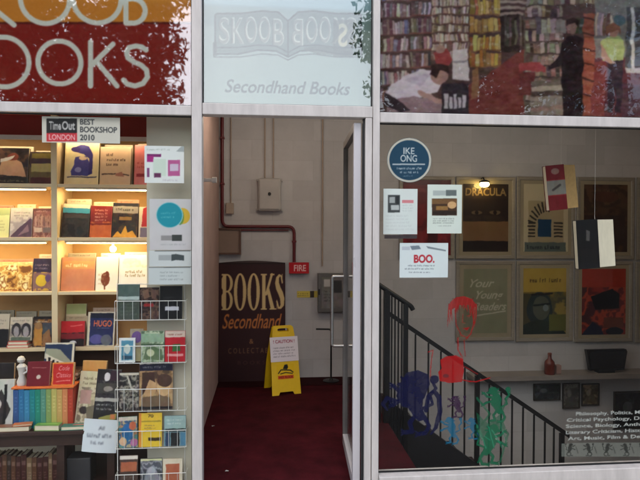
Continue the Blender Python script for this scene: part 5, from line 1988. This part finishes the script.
# staircase going down to the right
YS = 1.50
st = empty('staircase', (0, 0, 0))
tag(st, 'dark staircase descending to the right behind the window', 'stairs')
p0, p1 = W(383, 396, YS), W(475, 462, YS)
slope = (p1.z - p0.z) / (p1.x - p0.x)
xs0 = XS
zs0 = p0.z + slope * (xs0 - p0.x)
xe = xs0 + 2.2
extrude_poly('stringer', [(xs0, zs0), (xe, zs0 + slope * (xe - xs0)), (xe, zs0 + slope * (xe - xs0) - .42), (xs0, zs0 - .62)], YS - .03, YS + .02, mat('black_stringer', (26, 26, 30), .45, 0, .3, 5), st)
M_TREAD = mat('dark_stair_carpet', (44, 22, 28), .9, 0, .25, 12, .4, 200)
run = .25
for i in range(8):
    x = xs0 + .0 + i * run
    z = .02 + slope * run * (i + 1)
    box('step', (x, YS + .021, z - .17), (x + run + .02, Y_B - .03, z), M_TREAD, st)
# dark soffit under the flight
extrude_poly('soffit', [(xs0 + .002, zs0 - .63), (xe, zs0 + slope * (xe - xs0) - .43), (xe, zs0 + slope * (xe - xs0) - .5), (xs0 + .002, zs0 - .75)], YS + .0, Y_B - .03, M_TREAD, st)

# handrail and guard
rl = empty('stair_railing', (0, 0, 0))
tag(rl, 'black steel stair railing with thin balusters sloping down to the right', 'railing')
r0, r1 = W(386, 311.5, YS), W(565, 433, YS)
rs_ = (r1.z - r0.z) / (r1.x - r0.x)
yr = YS - .005
bm = bmesh.new()


def sloped(bm, a, b, hw, ht):
    a, b = Vector(a), Vector(b)
    up = Vector((0, 0, ht))
    sd = Vector((0, hw, 0))
    v = [bm.verts.new(p) for p in (a - sd - up, a + sd - up, a + sd + up, a - sd + up, b - sd - up, b + sd - up, b + sd + up, b - sd + up)]
    for f in ((0, 1, 2, 3), (7, 6, 5, 4), (0, 4, 5, 1), (1, 5, 6, 2), (2, 6, 7, 3), (3, 7, 4, 0)):
        bm.faces.new([v[i] for i in f])


sloped(bm, (r0.x, yr, r0.z), (r1.x + .03, yr, r1.z + rs_ * .03), .02, .022)
from_bm('handrail', bm, M_STEEL, rl)


def zr_at(x):
    return r0.z + rs_ * (x - r0.x)


for px in (477, 562):
    x = WX(px, yr, 420)
    box('newel_post', (x - .018, yr - .018, zr_at(x) - 1.2), (x + .018, yr + .018, zr_at(x) - .022), M_STEEL, rl)
for px in (415, 428, 440.5, 452.5, 464.5, 489, 501, 512, 523, 534, 545, 554):
    x = WX(px, yr, 420)
    box('baluster', (x - .0065, yr - .0065, zr_at(x) - 1.0), (x + .0065, yr + .0065, zr_at(x) - .022), M_STEEL, rl)
# landing guard in front
yg = YS - .22
gr = empty('landing_guard', (0, 0, 0))
tag(gr, 'taller black guard rail beside the doorway post with close upright bars', 'railing')
g0, g1 = W(377, 283.5, yg), W(413, 307.5, yg)
bm = bmesh.new()
pts = bend([(g0.x - .12, yg, g0.z + .03), (g0.x, yg, g0.z), (g1.x - .015, yg, g1.z + .01), (g1.x, yg, g1.z - .02)], .02)
add_tube(bm, pts, .02, 12)
from_bm('handrail', bm, M_STEEL, gr, smooth=True)
gs = (g1.z - g0.z) / (g1.x - g0.x)
zg = lambda x: g0.z + gs * (x - g0.x)
for px, w in ((386.5, .024), (405.5, .018)):
    x = WX(px, yg, 360)
    box('newel_post', (x - w, yg - w, -.5), (x + w, yg + w, zg(x) - .005), M_STEEL, gr)
for px in (380, 391.5, 394.8, 398.2, 401.6):
    x = WX(px, yg, 360)
    box('bar', (x - .006, yg - .006, -.5), (x + .006, yg + .006, zg(x) - .005), M_STEEL, gr)
m0, m1 = W(388, 313, yg), W(405, 325, yg)
bm = bmesh.new()
sloped(bm, (m0.x, yg, m0.z), (m1.x, yg, m1.z), .008, .012)
from_bm('mid_rail', bm, M_STEEL, gr)

# books hung on threads
HB = 'books hanging behind the right window'


def hanging(cx0, cx1, y0, y1, px1, paint, bg, pc, tilt, label, d):
    a, b = W(cx0, y1, d), W(cx1, y0, d)
    w, h = b.x - a.x, b.z - a.z
    pw = WX(px1, d, y0) - b.x
    e = empty('hanging_book', (b.x, d, (a.z + b.z) / 2), (0, math.radians(tilt), 0))
    tag(e, label, 'book', HB)
    p = Print(w, h, .003, bg)
    paint(p)
    p.sheet('front_cover', M_COVER, e, .002, (-w, 0, -h / 2))
    bm = bmesh.new()
    # block of pages turned towards the street
    n = 7
    lo, hi = [], []
    for i in range(n + 1):
        t = i / n
        x = .0015 + pw * t
        y = .004 + .03 * math.sin(t * math.pi * .5) * .5
        lo.append((x, y, -h / 2 + .004))
        hi.append((x, y, h / 2 - .004 - .006 * t))
    vs = []
    for off in (0, .045):
        vs.append([bm.verts.new((x, y + off, z)) for x, y, z in lo])
        vs.append([bm.verts.new((x, y + off, z)) for x, y, z in hi])
    for i in range(n):
        bm.faces.new((vs[0][i], vs[0][i + 1], vs[1][i + 1], vs[1][i]))
        bm.faces.new((vs[3][i], vs[3][i + 1], vs[2][i + 1], vs[2][i]))
        bm.faces.new((vs[1][i], vs[1][i + 1], vs[3][i + 1], vs[3][i]))
        bm.faces.new((vs[2][i], vs[2][i + 1], vs[0][i + 1], vs[0][i]))
    for i in (0, n):
        bm.faces.new((vs[0][i], vs[1][i], vs[3][i], vs[2][i]))
    from_bm('pages', bm, pc, e)
    box('back_cover', (-w, .0465, -h / 2), (0, .0485, h / 2), mat('cloth_%d_%d_%d' % tuple(int(v * .7 // 12) for v in bg), [v * .7 for v in bg], .5, 0, .08, 30), e)
    box('spine_pages', (-w + .004, .0025, -h / 2 + .004), (-.001, .046, h / 2 - .004), M_PAGES, e)
    th = bmesh.new()
    add_tube(th, [(-.006, .02, h / 2 - .002), (-.006, .02, h / 2 + .02)], .001, 5)
    add_tube(th, [(-.006, .02, h / 2 + .02), (-.006 - math.sin(math.radians(tilt)) * .9, .02, h / 2 + .92)], .0006, 5)
    from_bm('thread', th, M_WIRE, e)


hanging(547, 566, 164, 209, 578, lambda p: (p.rect(0, 0, 1, .32, (104, 18, 24)), p.rect(0, .34, 1, .66, (116, 112, 104)), p.rect(0, .68, 1, 1, (100, 16, 22)), p.ell(.5, .14, .22, .07, (136, 100, 92)), p.line([(.3, .55), (.7, .45)], .05, (60, 54, 52)), p.mottle(16, 6)), (128, 30, 34), mat('tan_pages', (160, 130, 82), .8, 0, .12, 40), -6,
        'red and grey banded book with tan pages, hanging high behind the glass', .34)
hanging(577, 599, 219, 268, 616, lambda p: (p.poly([(.45, .2), (.62, .24), (.58, .44), (.42, .42)], (76, 72, 70)), p.rect(.1, .6, .9, .9, (22, 18, 18)), p.mottle(7, 5)), (16, 13, 14), mat('white_pages', (222, 214, 192), .8, 0, .08, 40, 0.1, 200, (.2, 6, .2)), -4,
        'black book opened to thick white pages, hanging in front of the posters', .30)

# ---- stickers on the right pane
RGN = 'notices on the right window'
p = Print.px(387, 137.5, 432, 183, YI, .0024, (40, 74, 98), 0.0)
p.ell(409.3, 160.2, 22, 22.2, (206, 202, 190, 255))
p.ell(409.3, 160.2, 19.8, 20, (44, 76, 100, 255))
C = (214, 220, 222)
p.text('IKE', 403.5, 154, 414.5, 147.6, C, .012)
p.text('ONG', 400.5, 161.6, 417, 155, C, .012)
p.rect(392.5, 163.6, 425, 165, C, .85)
p.words(397, 166.4, 422, 170.2, 1, C, .8, 3, .6)
p.words(400, 170.2, 419.5, 174, 1, C, .7, 4, .6)
p.words(403, 174.4, 415, 177.2, 1, (150, 166, 178), .6, 5, .6)
o = p.place('round_plaque', M_VINYL, None, 0, True)
tag(o, 'round blue plaque sticker reading IKE ONG with a white rim', 'plaque')
p = Print.px(383.5, 188.8, 417.5, 234.3, YI, .0026, (224, 230, 228))
p.mottle(5, 3)
p.rect(388, 195, 400, 212.5, (70, 74, 76))
p.rect(389.5, 197, 395, 203, (170, 174, 174))
p.rect(391, 205, 399, 210, (190, 194, 194))
p.rect(396, 196, 399, 204, (44, 46, 50))
p.rect(402, 200, 413.5, 203, (216, 110, 120), .8)
p.words(402, 204, 414, 212, 3, (196, 204, 204), .8, 5)
p.words(386, 214, 414, 231, 5, (206, 210, 210), .8, 6)
o = p.place('notice', M_PAPER, None, .001, False, .005)
tag(o, 'white notice with a small black and grey picture and one pink line', 'notice', RGN)
p = Print.px(384.5, 235, 417, 238.6, YI, .0026, (70, 60, 62))
p.words(386, 235.6, 415, 238, 1, (40, 34, 36), .8, 5)
o = p.place('notice_strip', M_PAPER, None, .001)
tag(o, 'narrow dark strip stuck just under the notice with the pink line', 'strip', RGN)
p = Print.px(427.5, 184.6, 462, 233.4, YI, .0026, (222, 230, 222))
p.mottle(4, 3)
p.rect(433, 190.5, 447, 195.5, (180, 188, 186))
p.rect(446, 190, 456.5, 195.8, (104, 112, 112))
p.rect(432, 198.5, 457, 215.5, (70, 46, 30))
p.rect(432, 199, 457, 204, (120, 86, 52))
p.ell(452, 205, 4.5, 3.6, (214, 170, 120))
p.rect(436, 206, 448, 210, (150, 110, 60))
p.rect(433, 211, 456, 215, (44, 30, 22))
p.mottle(14, 14, .12, .28, .86, .64)
p.words(433, 217.5, 456, 224, 3, (120, 128, 124), .9, 7)
p.words(438, 224.5, 452, 227, 1, (150, 156, 152), .8, 8)
o = p.place('notice', M_PAPER, None, .001, False, .005)
tag(o, 'white notice with a brown interior photograph and centred text', 'notice', RGN)
p = Print.px(399.8, 243, 448.2, 277.6, YI, .0024, (224, 232, 234))
p.mottle(4, 3)
p.rect(402, 246.5, 410, 250, (196, 202, 212))
p.poly([(410, 246), (419, 245.5), (421, 249), (412, 250)], (124, 136, 148))
p.poly([(426, 246), (446, 250), (446, 251.4), (428, 248.4)], (130, 140, 148))
p.text('BOO.', 414, 262.4, 434.5, 255, (190, 44, 58), .035)
for y, x0, x1 in ((265.6, 408, 441), (268.8, 405, 440), (272.2, 409, 437)):
    p.words(x0, y - 1, x1, y + 1, 1, (112, 120, 130), .9, int(y), .75)
o = p.place('notice', M_PAPER, None, .001, False, .005)
tag(o, 'white landscape notice reading BOO. in red, lowest on the right window', 'notice', RGN)


# ---- translucent vinyl figures on the glass
def decal(x0, y0, x1, y1, draw, label, cat='window decal', cell=.0017, group='coloured figures on the right window', name='window_decal', rag=.07):
    p = Print.px(x0, y0, x1, y1, YI, cell, draw.__defaults__[0] if draw.__defaults__ else (100, 100, 100), 0.0)
    draw(p)
    if rag:
        p.warp(.006, 14)
        p.ragged(rag)
    o = p.place(name, M_VINYL, None, 0, True)
    tag(o, label, cat, group)
    return o


def lion(p, cx, cy, s, col, flip=1, a=.9):
    X = lambda x, y: (cx + x * s * flip, cy + y * s)
    p.poly([X(-.16, -.3), X(.1, -.42), X(.22, -.2), X(.18, .1), X(.3, .34), X(.1, .4), X(-.06, .2), X(-.2, .0)], col, a)      # body
    p.ell(*X(-.12, -.5), .17 * s, .16 * s, col, a)                                                                              # head
    p.poly([X(-.24, -.52), X(-.4, -.44), X(-.3, -.38), X(-.2, -.42)], col, a)
    for pts, w in (([X(-.12, -.24), X(-.36, -.3), X(-.46, -.42)], .09), ([X(-.1, -.12), X(-.36, -.06), X(-.48, .02)], .09),
                   ([X(.06, .22), X(-.1, .42), X(-.04, .62), X(-.2, .64)], .1), ([X(.24, .3), X(.34, .5), X(.26, .66), X(.12, .68)], .1),
                   ([X(.2, .1), X(.42, .0), X(.36, -.2), X(.5, -.36), X(.42, -.52), X(.52, -.6)], .07)):
        p.line(pts, w * s, col, a)
    p.ell(*X(.46, -.56), .1 * s, .1 * s, col, a)
    for t in (-.1, .5, 1.1, 1.7, 2.3):
        q = X(-.08 + .24 * math.cos(t - .6), -.44 + .24 * math.sin(t - .6))
        p.line([X(-.08, -.44), q], [.14 * s, .04 * s], col, a)
    for x, y in ((-.48, .02), (-.46, -.42), (-.2, .64), (.12, .68)):
        for d in (-.06, 0, .06):
            p.line([X(x, y), X(x - .09, y + d)], .035 * s, col, a)


def red_head(p, c=(160, 6, 12)):
    r = random.Random(4)
    p.poly([(449, 310), (450, 302), (456, 297), (464, 296), (472, 299), (477, 306), (474, 308), (468, 305), (458, 305), (453, 309)], c, .8)
    for k in range(16):
        t = k / 15
        x = 449 + 27 * t
        y = 304 - 7 * math.sin(math.pi * t)
        ln = 10 + 16 * abs(t - .5) * 1.6
        p.line([(x, y), (x + r.uniform(-1.5, 1.5), y + ln * .5), (x + r.uniform(-2, 2), y + ln)], [1.5, 1.2, .5], c, .85)
    for x in (453, 458, 463, 468, 473):
        p.line([(x, 298), (x - 2, 308)], .8, (206, 80, 80), .5)
    p.line([(455, 310), (456, 324), (461, 335), (468, 338)], .9, c, .8)
    p.line([(472, 312), (474, 322), (471, 333), (466, 339)], 1.2, c, .8)
    p.line([(463, 314), (462, 322), (465, 323)], .8, c, .7)
    p.line([(467, 316), (471, 315)], .9, c, .7)
    p.poly([(462, 328), (470, 327), (467, 330.5)], c, .8)
    p.line([(458, 338), (458, 350), (462, 357)], 1.6, c, .75)
    p.line([(464, 340), (465, 356)], 1.0, c, .65)


def red_body(p, c=(176, 6, 10)):
    p.poly([(440, 360), (447, 356), (456, 355), (463, 359), (464, 370), (462, 382), (448, 383), (440, 381), (438, 372), (442, 368)], c, .9)
    p.line([(428, 352), (433, 350), (431, 362), (430, 378)], 1.1, c, .7)
    p.line([(462, 380), (476, 382), (490, 378)], 1.2, c, .8)
    p.line([(464, 366), (478, 374)], .8, c, .6)
    p.ell(446, 376, 3, 2, (90, 20, 40), .7)


def navy(p, c=(5, 9, 58)):
    lion(p, 414, 404, 44, c, 1, .95)
    p.poly([(400, 384), (406, 373), (418, 370), (428, 374), (430, 384), (424, 398), (414, 410), (402, 406), (396, 396)], c, .9)
    for a in range(9):
        t = a / 8 * 4.2 + 1.2
        p.line([(413, 386), (413 + 15 * math.cos(t), 386 + 14 * math.sin(t))], [6, 2], c, .92)
    p.line([(426, 410), (428, 396), (434, 391), (439, 397), (440, 412), (436, 427), (431, 434)], [5, 4, 4, 5, 5, 4, 2], c, .92)
    p.line([(397, 402), (387, 398), (383, 404), (387, 410)], [5, 4, 4, 2], c, .92)


decal(446, 294, 481, 358, red_head, 'red line drawn head with a fringe, over the olive poster')
decal(426, 347, 494, 386, red_body, 'solid red torso shape with thin outstretched arms, crossed by the handrail')
decal(381, 368, 444, 438, navy, 'large dark navy figure shape beside the landing guard')
decal(447, 396, 466, 418, lambda p, c=(56, 24, 62): lion(p, 457, 406, 17, c), 'small purple rampant lion between the railing bars')
decal(440, 416, 462, 446, lambda p, c=(14, 104, 140): lion(p, 451.5, 430, 20, c, 1, .8), 'small cyan rampant lion left of its twin')
decal(464, 415, 480, 442, lambda p, c=(14, 104, 140): lion(p, 473, 428, 16, c, 1, .8), 'smaller cyan rampant lion just left of the green figures')


def green(p, c=(8, 100, 68)):
    lion(p, 496, 404, 26, c, 1, .92)
    lion(p, 490, 444, 30, c, -1, .92)
    p.line([(477, 398), (490, 414), (477, 430), (490, 446), (478, 462)], 2.2, c, .7)
    p.line([(510, 392), (498, 420), (508, 434), (500, 462)], 2.0, c, .65)
    p.poly([(476, 412), (488, 424), (500, 414), (506, 428), (494, 436), (480, 436)], c, .6)
    for i in range(7):
        p.line([(476 + i * 4, 424 + i % 3 * 6), (482 + i * 4, 440 + i % 2 * 8)], 1.2, (60, 168, 130), .6)


decal(474, 384, 514, 468, green, 'tall tangle of translucent green heraldic beasts over the balusters')

# white lettering low on the pane
LW = (206, 208, 204)
LINES = ['Philosophy, Politics, Modern Literature, Poetry', 'Critical Psychology, Drama, Biography, Law', 'Science, Biology, Anthropology, Mythology', 'Literary Criticism, History, Geography, Travel', 'Art, Music, Film & Design, Literature, Law']


def letters(p, c=LW):
    for i, t in enumerate(LINES):
        y = 413.6 + i * 6.1
        x0 = (576, 567, 566, 566, 568)[i]
        p.text(t, x0, y, x0 + (134, 142, 142, 142, 138)[i], y - 3.3, c, .012, 0, .8)


decal(563, 406, 720, 442, letters, 'five lines of white subject lettering low on the right pane', 'lettering', .0021, None, 'window_lettering', 0)


def band(p, c=(150, 154, 146)):
    p.rect(561.5, 442.6, 720, 456.6, c, .42)
    for k in range(8):
        lion(p, 570 + k * 18.6, 449.4, 9.5, (26, 30, 28), 1 if k % 2 else -1, .8)
        p.line([(576 + k * 18.6, 447), (578 + k * 18.6, 453)], 1.2, (34, 38, 36), .6)


decal(560, 441, 720, 458, band, 'pale translucent strip of dark small emblems under the lettering', 'window strip', .0024, None, 'window_strip', 0)
#EOF_PART4

# ================================================================== THE STREET BEHIND THE VIEWER (mirrored in the glass)
M_BARK = mat('grey_brown_bark', (74, 62, 52), .9, 0, .25, 8, .5, 30, (1, 1, .2))
M_LEAF = mat('street_tree_leaf', (58, 84, 40), .6, 0, .35, 1.5)
NPL = np.random.RandomState(3)


def tree(x, y, h, cr, n, label, holes=()):
    e = empty('street_tree', (x, y, 0))
    tag(e, label, 'tree', 'street trees across the pavement')
    bm = bmesh.new()
    add_tube(bm, [(0, 0, -.01), (.05, 0, h * .25), (-.04, .05, h * .5), (.06, 0, h * .8)], [.2, .16, .11, .04], 10)
    for k in range(9):
        a = k * 2.4
        z = h * (.36 + .05 * k)
        add_tube(bm, [(0, 0, z), (math.cos(a) * cr * .4, math.sin(a) * cr * .4, z + cr * .3), (math.cos(a) * cr * .8, math.sin(a) * cr * .8, z + cr * .45)], [.07, .045, .012], 6)
    from_bm('trunk', bm, M_BARK, e, smooth=True)
    cl = []
    while len(cl) < 90:
        d = NPL.normal(size=3)
        d /= np.linalg.norm(d)
        r = NPL.uniform(.3, 1) ** .5
        cl.append((d * r * [cr, cr, h * .31], NPL.uniform(.45, .95)))
    vs, fs = [], []
    for i in range(n):
        c, s = cl[i % 90]
        dd = NPL.normal(size=3)
        q = c + dd / np.linalg.norm(dd) * NPL.uniform(0, 1) ** .4 * s + [0, 0, h * .62]
        u = NPL.normal(size=3)
        u /= np.linalg.norm(u)
        w = np.cross(u, NPL.normal(size=3))
        w /= np.linalg.norm(w)
        L = NPL.uniform(.06, .13)
        b = len(vs)
        vs += [tuple(q - u * L), tuple(q + w * L * .45), tuple(q + u * L), tuple(q - w * L * .45)]
        fs.append((b, b + 1, b + 2, b + 3))
    me = bpy.data.meshes.new('crown')
    me.from_pydata(vs, [], fs)
    o = mesh_obj('crown', me, M_LEAF, e)
    return e


tree(-4.35, -12, 12.4, 2.75, 26000, 'leafy street tree left of the sky gap, seen mirrored in the shop sign glass')
tree(-9.3, -12.6, 12.8, 3.3, 20000, 'dense leafy street tree farthest to the left across the pavement')
tree(6.0, -12, 12.4, 3.2, 22000, 'dense leafy street tree right of the sky gap, dark in the photograph pane')
tree(-6.9, -14.2, 13.2, 3.3, 14000, 'leafy tree standing behind the two left street trees')
tree(8.2, -14.4, 13.4, 3.5, 14000, 'leafy tree standing behind the two right street trees')
tree(6.2, -15, 13.2, 2.6, 12000, 'slim leafy tree behind the tree right of the sky gap')
tree(10.6, -12.5, 13, 3.6, 15000, 'dense leafy street tree farthest to the right across the pavement')
bd_ = empty('opposite_building', (0, -24, 0))
tag(bd_, 'grey concrete building across the pavement, dimly mirrored in the panes', 'building')
M_BW = mat('dull_brown_brick', (98, 78, 66), .9, 0, .12, 2, .2, 12)
M_WIN = mat('dark_window', (30, 34, 38), .1)
box('wall', (-24, -6, 0), (24, 0, 7.0), M_BW, bd_)
box('roof', (-24.2, -6.2, 7.001), (24.2, .25, 7.2), M_CONC, bd_)
for k in range(12):
    for z in (.9, 3.0, 5.1):
        box('window', (-22 + k * 3.8, .002, z), (-20 + k * 3.8, .05, z + 1.6), M_WIN, bd_)

# ================================================================== LIGHT
w = bpy.data.worlds.new('World')
S.world = w
w.use_nodes = True
nt = w.node_tree
N, L = nt.nodes, nt.links
bgn = N['Background']
sky = N.new('ShaderNodeTexSky')
sky.sky_type = 'NISHITA'
sky.sun_disc = False
SUN_EL, SUN_AZ = math.radians(42), math.radians(196)   # over the street, behind thin cloud
sky.sun_elevation = SUN_EL
sky.sun_rotation = SUN_AZ
sky.air_density = 1.0
sky.dust_density = 1.2
sky.ozone_density = 1.0
L.new(sky.outputs[0], bgn.inputs['Color'])
bgn.inputs['Strength'].default_value = 0.15
sd = bpy.data.lights.new('sun', 'SUN')
sd.energy = 1.5
sd.angle = math.radians(95)
sd.color = (1, .95, .89)
so = bpy.data.objects.new('sun', sd)
COL.objects.link(so)
dv = Vector((math.sin(SUN_AZ) * math.cos(SUN_EL), math.cos(SUN_AZ) * math.cos(SUN_EL), math.sin(SUN_EL)))
so.rotation_euler = dv.to_track_quat('Z', 'Y').to_euler()
so.location = (0, -10, 20)

vs = S.view_settings
S.display_settings.display_device = 'sRGB'
vs.view_transform = 'Standard'
vs.look = 'None'
vs.gamma = 1
vs.use_curve_mapping = False
vs.exposure = 0.95
S.render.engine = 'CYCLES'
S.cycles.use_denoising = True
S.cycles.max_bounces = 10
S.cycles.transparent_max_bounces = 24
S.cycles.diffuse_bounces = 5
S.cycles.caustics_reflective = False
S.cycles.caustics_refractive = False
